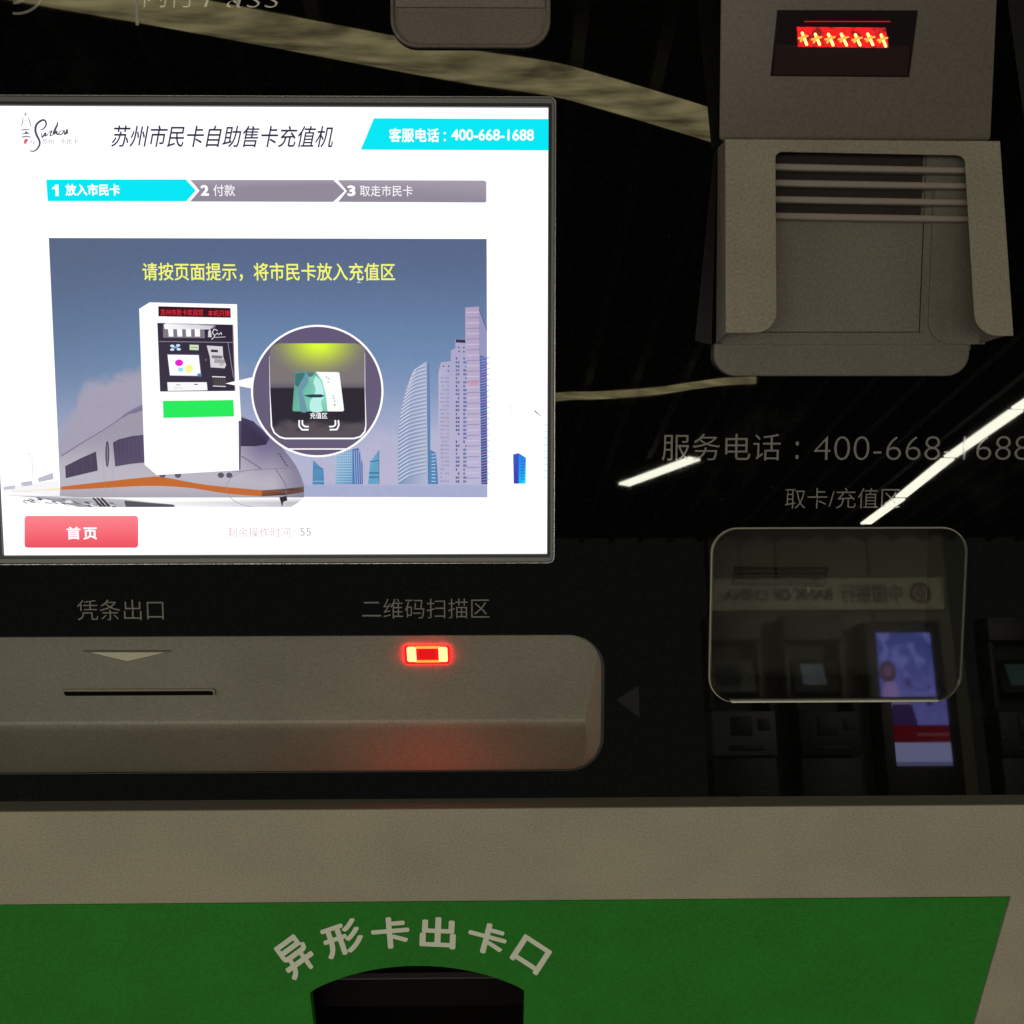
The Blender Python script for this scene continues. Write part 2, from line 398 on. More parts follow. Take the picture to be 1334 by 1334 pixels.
# lower part below the picture, over-bright
d.poly([(79, 648), (396, 648), (388, 655), (379, 660.5), (228, 660.5), (160, 655)], [(250, 250, 252)] * 2 + [(190, 186, 196), (200, 196, 204), (252, 252, 255), (255, 255, 255)])
roofd = smooth([(80, 594), (110, 575), (140, 557), (166, 539), (186, 528.5)])
d.line(roofd, [1.6] * (len(roofd) - 8) + [3.5] * 8, (126, 120, 148), 1)
d.poly([(165, 540), (186, 529), (188, 534), (176, 538)], (120, 114, 140), 1)
d.poly(zt([(95, 485), (170, 447), (248, 412), (257, 507), (98, 545)]), (74, 62, 88), 1)
d.poly(zt([(332, 368), (360, 352), (430, 335), (480, 330), (497, 332), (500, 466), (420, 474), (343, 487)]), [(74, 62, 92)] * 4 + [(84, 74, 104)] * 4, 1)
for k in range(7): d.line(zt([(350 + k * 20, 360 - k * 3), (356 + k * 20, 480 - k * 2)]), .5, (92, 82, 112), 2)
for k in range(4): d.line(zt([(112 + k * 36, 482 - k * 16), (114 + k * 36, 538 - k * 8)]), .5, (92, 82, 112), 2)
el = lambda cx, cy, rx, ry, n=20: [(cx + rx * math.cos(2 * math.pi * k / n), cy + ry * math.sin(2 * math.pi * k / n)) for k in range(n)]
d.poly(el(139.8, 591.5, 2.6, 17), (60, 54, 74), 1); d.poly(el(139.9, 592, 1.2, 14), (120, 114, 134), 2)
d.line([(146, 560), (148, 640)], .5, (160, 155, 170), 1); d.line([(134, 567), (136, 640)], .5, (165, 160, 172), 1)
st_t = smooth([(79.7, 634), (117.7, 629.6), (191, 621.7), (212, 621.7), (270, 631.7), (341, 638.7)])
st_b = smooth([(79.7, 638), (117.7, 636.7), (191, 633), (243.7, 635.3), (296, 643), (341, 646.6)])
d.poly(st_t + st_b[::-1], (196, 104, 44), 1)
d.poly([(341, 638.7), (370, 637), (396, 634), (396, 641), (370, 645), (341, 646.6)], [(150, 84, 50), (60, 46, 50), (110, 80, 70), (100, 70, 60), (50, 40, 46), (120, 66, 50)], 1)
d.poly(zt([(960, 240), (1030, 262), (1110, 345), (1092, 378), (1040, 386), (960, 386)]), [(60, 50, 84), (70, 58, 92), (64, 54, 90), (44, 36, 66), (40, 32, 60), (56, 46, 78)], 1)
ell = [(296 + 0, 0)]
d.line([(332 + 37 * math.cos(a), 636 + 24 * math.sin(a)) for a in [math.radians(95 + 190 * k / 16) for k in range(17)]], .6, (140, 134, 154), 2)
d.line(zt([(925, 515), (1060, 500), (1140, 498), (1240, 490)]), .7, (120, 112, 138), 2)
for k in range(9): d.poly(el(*zt([(975 + k * 11, 438 + k * 7)])[0], 1.5, 1.1, 8), (110, 104, 126), 2)
for k in range(5): d.line(zt([(1150 + k * 9, 420 + k * 14), (1166 + k * 9, 428 + k * 14)]), 1.1, (70, 62, 90), 2)
d.line(zt([(1140, 500), (1190, 575), (1195, 640)]), 1, (110, 104, 122), 2)
d.poly(zt([(1158, 640), (1195, 632), (1198, 656), (1178, 662), (1172, 690), (1166, 665)]), (40, 36, 42), 2)
for cx in (578, 655, 868, 910): d.poly(el(*zt([(cx, 530)])[0], 4.2, 3.6, 14), (92, 84, 100), 1)
# ballast and rails under the train
d.poly(zt([(-240, 628), (60, 632), (150, 640), (300, 645), (390, 650), (640, 676), (640, 688), (160, 688), (60, 662), (-60, 640)]), [(226, 226, 232)] * 4 + [(196, 194, 200)] * 3 + [(160, 158, 166)] * 3, 1)
for k in range(70):
    x = random.uniform(-120, 330); y = 640 + (x + 120) * .07 + random.uniform(-6, 18)
    if y > 686: continue
    d.line(zt([(x, y), (x + random.uniform(10, 34), y + random.uniform(2, 12))]), random.uniform(.5, 1.6), random.choice([(110, 106, 112), (150, 146, 152), (84, 80, 88), (235, 235, 238)]), 2)
for k in range(3): d.poly(zt([(228 + k * 20, 642), (240 + k * 20, 642), (282 + k * 20, 686), (266 + k * 20, 686)]), (52, 50, 56), 3)
d.poly(zt([(388, 656), (520, 668), (630, 676), (640, 688), (396, 688)]), (84, 80, 88), 3)
d.end()

# city towers
d = Draw('city_picture', 3)
hz = (182, 178, 206)
d.poly(zb([(285, 870), (395, 870), (395, 1115), (285, 1115)]), [(178, 178, 206), (178, 178, 206), (184, 180, 208), (184, 180, 208)])
gt = smooth([(395, 1115), (394, 900), (400, 760), (415, 670), (440, 570), (480, 470), (525, 425), (560, 402)])
d.poly(zb(gt + [(562, 1115)]), [mix((120, 146, 186), (172, 178, 208), k / len(gt)) for k in range(len(gt))] + [(176, 182, 208)], 1)
def gleft(y):
    for (x0, y0), (x1, y1) in zip(gt[:-1], gt[1:]):
        if y1 <= y <= y0: return x0 + (x1 - x0) * (y0 - y) / (y0 - y1 + 1e-9)
    return 395
for k in range(34):
    y = 440 + k * 22
    xl = gleft(min(1110, y + 45)); 
    if y + 45 > 1112: continue
    P = smooth([(xl + 2, y + 45), ((xl + 560) / 2 - 15, y + 5), (556, y - 16)], 5)
    d.line(zb(P), [1.5] * 5 + [.9] * (len(P) - 5), (205, 208, 226), 2)
    P2 = [(x, yy + 9) for x, yy in P]
    d.line(zb(P2), .8, (122, 140, 172), 2)
d.poly(zb([(560, 402), (575, 425), (580, 700), (582, 1115), (566, 1115)]), [(120, 130, 170), (90, 120, 160), (80, 130, 180), (70, 130, 180), (80, 130, 170)], 2)
d.poly(zb([(578, 915), (612, 932), (620, 1010), (627, 1115), (578, 1115)]), [(80, 130, 180)] * 5, 1)
for k in range(9): d.line(zb([(588, 945 + k * 19), (610, 940 + k * 20)]), 1.1, (190, 205, 225), 2)
d.poly(zb([(628, 1115), (628, 470), (642, 408), (700, 402), (700, 340), (725, 328), (725, 275), (785, 275), (785, 1115)]), [hz] * 2 + [(170, 166, 200)] * 6 + [hz], 1)
d.poly(zb([(728, 276), (784, 278), (784, 297), (728, 294)]), (52, 46, 74), 2)
for k in range(32):
    y = 380 + k * 23
    for x in ((728, 740, 772, 783) if k % 7 else (728, 772)):
        if random.random() < .9: d.poly(zb([(x, y), (x + 9, y), (x + 9, y + 13), (x, y + 13)]), (random.randint(64, 110), random.randint(76, 120), random.randint(140, 170)), 2)
    if y > 480:
        for x in (640, 651, 668, 680):
            if random.random() < .8: d.poly(zb([(x, y), (x + 7, y), (x + 7, y + 9), (x, y + 9)]), (140, 140, 180), 2)
for x, y in ((740, 318), (770, 320), (742, 342), (770, 344), (680, 455), (652, 428), (682, 428)): d.poly(zb([(x, y), (x + 10, y), (x + 10, y + 8), (x, y + 8)]), (92, 90, 128), 2)
d.poly(zb([(783, 92), (863, 86), (872, 1115), (788, 1115)]), [(178, 164, 194), (176, 160, 190), (186, 180, 212), (186, 180, 212)], 2)
for k in range(32): d.line(zb([(790, 120 + k * 31), (864, 118 + k * 31)]), .9, (138, 130, 168) if k % 2 else (206, 200, 222), 3)
d.poly(zb([(804, 515), (860, 508), (860, 540), (806, 545)]), (196, 150, 180), 3)
d.poly(zb([(863, 100), (909, 228), (909, 380), (868, 370)]), [(150, 148, 190)] * 4, 2)
d.line(zb([(864, 104), (909, 226)]), .8, (70, 70, 110), 3)
d.poly(zb([(868, 370), (909, 376), (912, 1115), (876, 1115)]), [(92, 100, 164), (100, 108, 170), (72, 70, 130), (60, 58, 118)], 2)
for k in range(46): d.line(zb([(872, 388 + k * 16), (909, 380 + k * 16)]), .9, (random.randint(120, 170), random.randint(130, 180), 215), 3)
for k in range(23): d.line(zb([(908, 385 + k * 32), (924, 380 + k * 32)]), 1, (120, 175, 230) if k > 8 else (150, 150, 205), 3)
# low towers on the left of it
d.poly(zb([(30, 930), (130, 915), (130, 1115), (30, 1115)]), [(170, 190, 216), (140, 176, 210), (80, 140, 190), (130, 176, 206)], 1)
for k in range(9): d.line(zb([(40 + k * 11, 918), (40 + k * 11, 1115)]), .7, (100, 156, 196), 2)
for k in range(12): d.line(zb([(32, 935 + k * 15), (128, 935 + k * 15)]), .6, (196, 210, 228), 2)
d.poly(zb([(128, 912), (165, 905), (188, 1000), (190, 1115), (128, 1115)]), [(90, 120, 176), (84, 112, 170), (70, 96, 160), (62, 90, 156), (70, 120, 180)], 1)
for k in range(4): d.line(zb([(140 + k * 12, 920), (146 + k * 12, 1112)]), 1.1, (150, 170, 214), 2)
d.poly(zb([(220, 1115), (232, 985), (285, 915), (285, 1115)]), [(96, 160, 196), (110, 170, 204), (96, 156, 192), (100, 164, 200)], 1)
d.line(zb([(232, 985), (283, 978)]), 1, (50, 90, 130), 2); d.line(zb([(226, 1050), (283, 1050)]), 1.8, (50, 110, 150), 2); d.line(zb([(226, 1075), (283, 1075)]), 2.2, (60, 120, 160), 2); d.line(zb([(283, 918), (284, 1112)]), .8, (60, 110, 150), 2)
d.poly(z4([(172, 430), (222, 475), (225, 545), (170, 545)]), [(90, 140, 186), (84, 140, 190), (70, 126, 176), (80, 136, 180)], 1)
d.line(z4([(174, 462), (220, 472)]), .8, (60, 100, 150), 2); d.line(z4([(172, 530), (224, 530)]), 1, (150, 190, 215), 2)
d.end()

# header and steps
sp = []
W255 = (1.06, 1.06, 1.08)
lcdcol = lambda c: lin(c)
CY = (0.0, .80, .92)
d = Draw('phone_banner', 2)
d.poly([(487, 154), (714.6, 155), (714.6, 196), (470, 195)], CY); d.end()
text('banner_text', '客服电话', PANEL, PL(4), (507, 167, 572, 185), None, screen, .022, rgb=W255)
text('banner_text', ':', PANEL, PL(4), (578, 172, 581, 184), None, screen, 0, rgb=W255)
text('banner_text', '400-668-1688', PANEL, PL(4), (588, 168.5, 695.5, 183), None, screen, .022, rgb=W255)
text('title_text', '苏州市民卡自助售卡充值机', PANEL, PL(3), (145, 164, 434, 191.5), None, screen, .006, shear=.27, rgb=lin((56, 42, 76)))
d = Draw('step_arrow', 2); d.poly(z1([(217, 411), (872, 410), (920, 462), (875, 513), (224, 512)]), CY); d.end()
gr = lambda P: [mix((150, 142, 156), (176, 168, 180), .6) if y < 240 else (146, 138, 154) for x, y in P]
d = Draw('step_arrow', 2); P = [(247.7, 234.3), (434, 234.3), (441, 241), (449, 249), (441, 256.5), (434, 263), (247.7, 262.5), (260, 248.3)]
d.poly(P, gr(P)); d.end()
d = Draw('step_arrow', 2); P = [(440, 234.6), (631, 235.2), (633.6, 237), (633.6, 262), (632, 263.8), (440.5, 263), (451.8, 249)]
d.poly(P, gr(P)); d.end()
d = Draw('step_text', 4); d.poly([(72.2, 240.5), (76.2, 240.5), (76.6, 255.5), (72.2, 255.5), (72.0, 245.5), (68.2, 247), (68, 244), (70.6, 243)], W255); d.end()
for s, bx, of in (('放入市民卡', (85.5, 239.5, 156, 255), .03), ('2', (261.5, 241, 272, 255), .04), ('付款', (278, 240.5, 306, 255.5), .008), ('3', (452.5, 241.5, 463, 255.5), .04), ('取走市民卡', (469, 241.5, 537.5, 255.8), .008)):
    text('step_text', s, PANEL, PL(4), bx, None, screen, of, rgb=W255 if of > .02 else lin((250, 248, 252)))
text('instruction_text', '请按页面提示，将市民卡放入充值区', PANEL, PL(4), (186, 342.5, 514.5, 366), None, screen, .012, rgb=lin((246, 250, 112)))
d = Draw('text_cursor', 7); d.line([(467.6, 357), (467.6, 368)], .7, (210, 225, 240)); d.line([(465, 368), (470, 368)], .7, (210, 225, 240)); d.end()

# city logo: pagoda and brush script
GY = (84, 80, 92)
d = Draw('city_logo', 2)
def brush(P, w0, w1, c=GY, n=6):
    Q = smooth(zl(P), n); m_ = len(Q); w0 *= 1.45; w1 *= 1.35
    d.line(Q, [w0 + (w1 - w0) * math.sin(math.pi * k / (m_ - 1)) for k in range(m_)], c)
brush([(470, 345), (505, 335), (535, 285), (520, 240), (480, 240), (425, 285), (410, 350), (425, 410), (455, 470), (458, 520), (430, 570), (390, 595), (345, 592)], .8, 2.2)
brush([(480, 385), (490, 435), (515, 400), (530, 385), (525, 420), (560, 395)], .6, 1.6)
brush([(560, 385), (600, 360), (580, 415), (625, 400)], .5, 1.2)
brush([(662, 255), (665, 285), (640, 340), (622, 395), (650, 365), (662, 400), (690, 392)], .6, 2.4)
brush([(720, 355), (685, 375), (690, 402), (720, 395), (735, 365), (725, 350)], .5, 1.1)
brush([(745, 350), (750, 400), (768, 380), (778, 345), (780, 390), (785, 370)], .7, 1.8)
LG = (160, 158, 166)
for P in ([(268, 200), (262, 260), (245, 310)], [(330, 200), (345, 260), (362, 320)]): brush(P, .4, 1.0, LG)
for x0, x1, y in ((280, 312, 178), (284, 306, 243), (282, 320, 291)): d.line(zl([(x0, y), (x1, y)]), .7, LG)
d.poly(zl([(284, 175), (290, 150), (302, 150), (304, 175)]), (130, 128, 136))
brush([(245, 352), (290, 345), (342, 343)], .5, 1.4, (150, 148, 156)); brush([(255, 398), (300, 388), (345, 396)], .6, 1.2, (120, 120, 150))
d.poly(zl([(285, 392), (296, 365), (312, 365), (325, 392)]), (84, 80, 100)); brush([(245, 435), (300, 425), (362, 434)], .5, 1.6, (150, 148, 156))
brush([(322, 460), (298, 475), (288, 510)], 1.2, 3.0, (226, 92, 110)); brush([(370, 480), (352, 492)], .4, 1, LG); brush([(385, 488), (398, 520)], .4, 1, LG)
d.end()
text('logo_text', '苏州', PANEL, PL(3), (55, 181, 69.5, 187.5), None, screen, -.005, rgb=lin((120, 118, 128)))
text('logo_text', '市民卡', PANEL, PL(3), (79, 181, 102, 187.5), None, screen, -.005, rgb=lin((130, 128, 138)))

# home button and countdown
d = Draw('home_button', 2)
P = [(32 + (x), 672 + y) for x, y in rounded(0, 0, 148, 41.5, 4, 4)]
d.poly(P, [mix((255, 132, 142), (240, 82, 96), (y - 672) / 41) for x, y in P]); d.end()
text('button_text', '首页', PANEL, PL(4), (87, 686, 126, 703), None, screen, .03, spacing=1.25, rgb=W255)
text('countdown_text', '剩余操作时间', PANEL, PL(3), (296.5, 687, 378, 700), None, screen, -.004, rgb=lin((216, 190, 192)))
text('countdown_text', '55', PANEL, PL(3), (391, 687.5, 405, 698), None, screen, -.004, rgb=lin((180, 176, 182)))
text('countdown_text', ':', PANEL, PL(3), (383, 691, 385, 699), None, screen, -.02, rgb=lin((226, 214, 216)))

# picture of the machine
d = Draw('machine_picture', 10)
d.poly(z5([(172, 118), (735, 130), (742, 500), (752, 700), (762, 880), (757, 1198), (215, 1230), (140, 1165), (105, 160)]), (1.06, 1.06, 1.08))
d.poly(z5([(745, 880), (762, 880), (757, 1198), (748, 1198)]), (84, 76, 104), 1)
d.line(z5([(140, 1165), (215, 1230)]), .6, (170, 160, 180), 1)
d.poly(z5([(228, 143), (693, 155), (695, 217), (229, 208)]), (54, 18, 30), 1)
d.poly(z5([(222, 250), (708, 262), (722, 688), (240, 692)]), [(54, 44, 64), (44, 34, 54), (44, 36, 56), (50, 42, 66)], 1)
d.poly(z5([(275, 252), (600, 262), (590, 290), (265, 285)]), [(240, 240, 245), (120, 112, 128), (90, 84, 100), (230, 230, 235)], 2)
d.poly(z5([(258, 270), (525, 285), (528, 348), (260, 345)]), (128, 122, 134), 2)
for k in range(4): d.poly(z5([(288 + k * 58, 262), (322 + k * 58, 264), (326 + k * 57, 338), (296 + k * 56, 338)]), (255, 255, 255), 3)
d.poly(z5([(262, 258), (590, 268), (560, 292), (270, 290)]), [(255, 255, 255), (200, 196, 206), (220, 216, 225), (255, 255, 255)], 4)
d.line(z5([(236, 370), (715, 376)]), .8, (150, 144, 160), 2); d.line(z5([(675, 372), (712, 600)]), .7, (160, 154, 170), 2)
d.line(z5([(708, 262), (722, 688)]), 1.2, (150, 130, 150), 2)
for x, y in ((318, 398), (356, 395), (318, 422), (360, 420)): d.poly(z5(el(x, y, 14, 8, 10)), (205, 235, 255), 2)
d.poly(z5(el(337, 408, 22, 5, 10)), (150, 190, 230), 2)
d.poly(z5([(430, 390), (488, 392), (488, 426), (430, 424)]), (205, 225, 190), 2); d.line(z5([(440, 408), (480, 410)]), .8, (110, 150, 110), 3)
d.poly(z5([(540, 396), (642, 402), (646, 470), (665, 520), (655, 542), (565, 536), (560, 470)]), (215, 210, 216), 2)
d.poly(z5([(566, 421), (612, 424), (612, 440), (568, 438)]), (52, 46, 60), 3); d.poly(z5([(572, 458), (640, 462), (640, 480), (574, 478)]), (120, 116, 124), 3)
d.poly(z5([(590, 482), (655, 486), (658, 510), (588, 508)]), (160, 156, 162), 3); d.poly(z5(el(635, 516, 15, 10, 10)), (180, 176, 180), 4)
d.poly(z5([(284, 450), (492, 452), (508, 598), (300, 590)]), (90, 92, 130), 2)
d.poly(z5([(288, 455), (488, 458), (502, 590), (304, 588)]), (1.06, 1.06, 1.08), 3)
d.poly(z5(el(362, 507, 27, 22, 12)), (232, 20, 214), 4); d.poly(z5(el(372, 551, 18, 15, 12)), (150, 228, 240), 4); d.poly(z5(el(425, 545, 26, 28, 12)), (246, 246, 150), 4)
d.poly(z5([(480, 575), (505, 575), (505, 592), (480, 590)]), (60, 140, 210), 4)
d.poly(z5([(286, 632), (540, 632), (545, 684), (290, 688)]), (250, 250, 252), 2)
d.line(z5([(342, 649), (370, 649)]), .7, (60, 50, 60), 3); d.line(z5([(460, 646), (482, 646)]), 1.2, (60, 50, 60), 3); d.line(z5([(326, 669), (384, 669)]), .5, (160, 150, 165), 3)
d.poly(z5([(572, 590), (660, 594), (672, 628), (664, 662), (580, 656)]), (60, 54, 64), 2)
d.line(z5([(575, 596), (660, 599)]), 1.2, (240, 240, 240), 3); d.line(z5([(580, 656), (662, 660)]), 1.1, (230, 230, 230), 3)
for k in range(6): d.line(z5([(592 + k * 12, 610), (594 + k * 12, 652)]), .5, (96, 92, 96), 3)
d.poly(z5(el(534, 488, 5, 8, 8)), (110, 104, 120), 3)
brush_ = smooth(z5([(610, 300), (588, 292), (578, 315), (592, 335), (572, 356)])); d.line(brush_, .9, (245, 245, 250), 4)
d.line(smooth(z5([(596, 328), (608, 316), (618, 326), (632, 312), (636, 326)])), .8, (235, 235, 240), 4); d.line(z5([(596, 344), (660, 340)]), .9, (200, 196, 206), 4)
d.poly(z5([(550, 305), (560, 288), (568, 305), (572, 342), (548, 342)]), (214, 210, 220), 4)
d.poly(z5([(258, 752), (712, 746), (716, 852), (261, 862)]), (.01, .83, .10), 2)
d.poly(z5([(660, 640), (840, 598), (845, 675)]), (1.06, 1.06, 1.08), 3)
for k, x in enumerate((250, 352, 628, 690)): pass
d.end()
text('led_sign_text', '苏州市民卡欢迎您', PANEL, PL(13), (209.5, 403, 264.5, 411), None, screen, .004, rgb=lin((250, 40, 62)))
text('led_sign_text', '本机只接', PANEL, PL(13), (271, 404, 299.5, 412), None, screen, .004, rgb=lin((250, 40, 62)))

# round enlargement
cx, cy, rr = 320 + 655 * .14243, 410 + 698 * .14243, 86.3
d = Draw('enlarged_view', 16)
d.poly(el(cx, cy, rr, rr, 72), (1.06, 1.06, 1.08)); d.poly(el(cx, cy, rr - 2.6, rr - 2.6, 72), (98, 88, 118), 1)
inner = rounded(222, 262, 1098, 1128, (100, 100, 90, 90), 8)      # note y runs down here
def incol(X, Y):
    if Y < 672:
        r_ = math.hypot((X - 665) / 470, (Y - 262) / 330)
        return mix((222, 255, 52), (122, 114, 116), sstep(.05, 1.05, r_) ** .8) if Y < 600 else mix(mix((222, 255, 52), (122, 114, 116), sstep(.05, 1.05, r_) ** .8), (98, 92, 106), sstep(600, 668, Y))
    n = fbm(X * .006, Y * .012)
    c = mix((34, 28, 44), (92, 84, 92), sstep(940 + (X - 660) * -.03, 1060, Y + 90 * n) * .85)
    return c
b0 = len(d.V); NX, NY = 40, 48; dd = PL(18)
for j in range(NY + 1):
    Y = 262 + (1128 - 262) * j / NY
    ins = 0
    if Y < 262 + 90: ins = 90 - math.sqrt(max(0, 90 ** 2 - (352 - Y) ** 2))
    if Y > 1128 - 100: ins = 100 - math.sqrt(max(0, 100 ** 2 - (Y - 1028) ** 2))
    for i in range(NX + 1):
        X = 222 + ins + (876 - 2 * ins) * i / NX
        p = z6([(X, Y)])[0]; d.V.append((*G(PANEL, *p, dd), dd)); d.K.append(lin(incol(X, Y)))
for j in range(NY):
    for i in range(NX):
        a = b0 + j * (NX + 1) + i; d.Fc.append((a, a + NX + 1, a + NX + 2, a + 1))
d.line(z6([(216, 380), (222, 700), (236, 1020), (262, 1080), (310, 1118), (360, 1132), (990, 1132), (1050, 1115), (1090, 1070), (1100, 1010), (1092, 700), (1090, 350)]), [.3, .7, 2, 2, 2, 2, 2, 2, 2, 1.4, .6, .3], (1.06, 1.06, 1.08), 3)
d.line(z6([(390, 1228), (940, 1228)]), 1.6, (1.06, 1.06, 1.08), 3)
d.poly(z6([(465, 520), (845, 525), (858, 535), (900, 872), (888, 884), (438, 884), (428, 872), (452, 530)]), (252, 254, 252), 4)
TE = (150, 226, 196)
d.poly(z6([(465, 520), (640, 522), (700, 600), (735, 740), (750, 884), (438, 884), (428, 872), (452, 530)]), [(70, 132, 132), (84, 150, 150), TE, (140, 222, 200), (120, 200, 176), (96, 176, 150), (96, 176, 150), (84, 146, 140)], 5)
d.poly(z6(smooth([(545, 530), (575, 590), (560, 640), (520, 700), (540, 780), (560, 884), (505, 884), (490, 800), (480, 700), (500, 620), (530, 560)], 4)), (104, 150, 168), 6)
d.poly(z6(smooth([(640, 560), (690, 620), (715, 740), (690, 800), (700, 884), (600, 884), (590, 800), (640, 700), (620, 620)], 4)), (186, 240, 232), 6)
d.poly(z6(smooth([(455, 540), (530, 530), (545, 560), (500, 620), (480, 660), (450, 640)], 4)), (56, 112, 116), 6)
d.poly(z6([(560, 530), (630, 530), (610, 565), (575, 570)]), (88, 110, 124), 7)
d.poly(z6([(530, 738), (600, 728), (690, 728), (725, 742), (690, 756), (590, 758)]), (30, 60, 76), 7)
for p in ((740, 570), (758, 585), (756, 615), (800, 745), (806, 765), (814, 790), (818, 820), (812, 828)): d.poly(z6(el(*p, 9, 5, 8)), (150, 160, 166), 7)
for P in ([(490, 965), (490, 1020), (515, 1052), (575, 1052)], [(518, 965), (520, 1005), (540, 1022), (575, 1024)], [(848, 965), (852, 1010), (835, 1050), (770, 1052)], [(820, 965), (822, 1005), (805, 1022), (765, 1024)]):
    d.line(z6(P), 2.0, (1.06, 1.06, 1.08), 4)
d.end()
text('enlarged_text', '充值区', PANEL, PL(22), (404, 537.5, 426.5, 545.5), None, screen, .012, rgb=W255)

# ---------------- lettering on the glass
def glass_text(s, bx, off=-.008, sp_=1, sh=0): return text('printed_lettering', s, PANEL, .00012, bx, M_pale_print if sh else M_grey_print, glass, off, shear=sh, spacing=sp_)
glass_text('凭条出口', (101, 781, 212.5, 808)); glass_text('二维码扫描区', (472, 779.5, 637.5, 806))
glass_text('服务电话', (862, 565, 1017.5, 600), -.004); glass_text(':', (1036, 575, 1041, 598), -.004)
glass_text('400-668-1688', (1060, 568, 1343, 599.5), -.018)
glass_text('取卡/充值区', (1022.5, 635.5, 1173, 662.5), -.008)
glass_text('闪付', (187, -26, 254, 9.5), -.012, sh=.15); glass_text('Pass', (266, -20, 364, 9.5), -.022, sh=.25)
d_ = G(PANEL, 177, 33); e_ = G(PANEL, 178.4, -40)
plate('printed_rule', rounded(d_[0], d_[1], e_[0], e_[1], 0), [], 0, .00015, M_edge, glass)
def arc_strip(name, cx_, cy_, r0, r1, a0, a1, m, n=24):
    P = [G(PANEL, cx_ + r1 * math.cos(math.radians(a0 + (a1 - a0) * k / n)), cy_ + r1 * math.sin(math.radians(a0 + (a1 - a0) * k / n))) for k in range(n + 1)]
    P += [G(PANEL, cx_ + r0 * math.cos(math.radians(a1 + (a0 - a1) * k / n)), cy_ + r0 * math.sin(math.radians(a1 + (a0 - a1) * k / n))) for k in range(n + 1)]
    return plate(name, P, [], 0, .00015, m, glass)
arc_strip('printed_emblem', 22, -20, 36, 39.5, -60, 98, M_grey_print); arc_strip('printed_emblem', 20, -12, 14, 17.5, -60, 100, M_grey_print)
P = [G(PANEL, *p) for p in ((803, 912), (832, 893), (833, 935))]
plate('arrow_print', P, [], 0, .00015, paint('faint arrow print', (.014, .014, .014), .6, spec=.2), glass)

# ---------------- receipt tray (a trough let into the glass)
def tray_mesh():
    x0, y0, x1, y1 = TR; R = .021
    vc = G(PANEL, 667, 941, -.046)[1]; H = y1 - y0
    def prof(v):                # two slopes meeting in a soft crease
        a = .046 * max(0, (y1 - v) / (y1 - vc)) ** .95; b = .046 * max(0, (v - y0) / (vc - y0)) ** .9
        k = .010; h = max(k - abs(a - b), 0) / k
        return -(min(a, b) - h * h * k / 4)
    def inset(v):
        q = 0
        if v > y1 - R: q = R - math.sqrt(max(0, R * R - (v - y1 + R) ** 2))
        if v < y0 + R: q = R - math.sqrt(max(0, R * R - (y0 + R - v) ** 2))
        return q
    rows = sorted(set([y0 + H * k / 40 for k in range(41)] + [vc + .0008, vc - .0008, vc] + [y1 - R * (1 - math.cos(math.radians(a))) for a in range(0, 91, 9)] + [y0 + R * (1 - math.cos(math.radians(a))) for a in range(0, 91, 9)]))
    fr = [0, .04, .1, .2, .35, .5, .65, .8, .92, 1]
    me_v = []; fs = []; cols = len(fr) * 2 + 12
    for v in rows:
        q = inset(v); xa, xb = x0 + q, x1 - q
        dp = min(0, prof(v)); eS = max(.00005, .0065 * (abs(dp) / .0469) ** 1.25)
        us = [(xa + f * eS, f) for f in fr] + [(xa + eS + (xb - xa - 2 * eS) * k / 13, 1) for k in range(1, 13)] + [(xb - f * eS, f) for f in fr[::-1]]
        for u, f in us: me_v.append((u, v, dp * f ** .8))
    n = cols
    for j in range(len(rows) - 1):
        for i in range(n - 1):
            a = j * n + i; fs.append((a, a + 1, a + n + 1, a + n))
    me = bpy.data.meshes.new('receipt_tray'); me.from_pydata(me_v, [], fs); return finish(me, 28), prof, vc
me, prof, vc = tray_mesh()
tray = link('receipt_tray', me, M_tray, tm, PANEL)
plate('tray_rim', rounded(TR[0] - .0018, TR[1] - .0012, TR[2] + .0022, TR[3] + .0006, .0225, 10), [rounded(TR[0], TR[1], TR[2], TR[3], .021, 10)], -.003, .0009, M_dark, tray, bevel=.0004)
# frame lying on the upper slope of the tray
y1t = TR[3]
a_ = Vector((0, y1t - .006, prof(y1t - .006))); b__ = Vector((0, vc + .004, prof(vc + .004)))
vd = (a_ - b__).normalized(); nd = Vector((1, 0, 0)).cross(vd)
SL = PANEL @ Matrix(((1, 0, 0, 0), (0, vd.y, nd.y, a_.y), (0, vd.z, nd.z, a_.z), (0, 0, 0, 1)))
P = rpix(SL, 0, 85.5, 898, 277.5, 905, .0015, 4); plate('receipt_slot', P, [], -.0005, .0011, M_void, tray, SL)
P = rpix(SL, 0, 83.5, 896.5, 279.5, 906.6, .0018, 4); plate('slot_lip', P, [rpix(SL, 0, 85.5, 898.2, 277.5, 905, .0014, 4)], -.0005, .0014, M_tray, tray, SL, bevel=.0003)
P = [G(SL, *p, .001) for p in ((108, 848.5), (223, 848.5), (166, 862.5))]; plate('arrow_mark', P, [], -.0005, .0010, M_base, tray, SL)
P = [G(SL, *p, .0013) for p in ((118, 850.2), (214, 850.2), (166, 861.5))]; plate('arrow_fill', P, [], -.0004, .0013, paint('pale arrow inlay', (.72, .70, .52), .4), tray, SL)
sw = plate('scanner_window', rpix(SL, 0, 528.5, 841.2, 584.8, 863.6, .0012, 4), [], -.0005, .0012, M_red, tray, SL, bevel=.0003)
plate('scanner_core', rpix(SL, .0015, 545, 845, 568.5, 859.5, .002, 5), [], .001, .0016, M_core, tray, SL)
for (xa, xb) in ((531, 541.5), (572, 582.5)):
    plate('scanner_led', rpix(SL, .0015, xa, 843.5, xb, 862, .0014, 4), [], .001, .0016, M_led2, tray, SL)
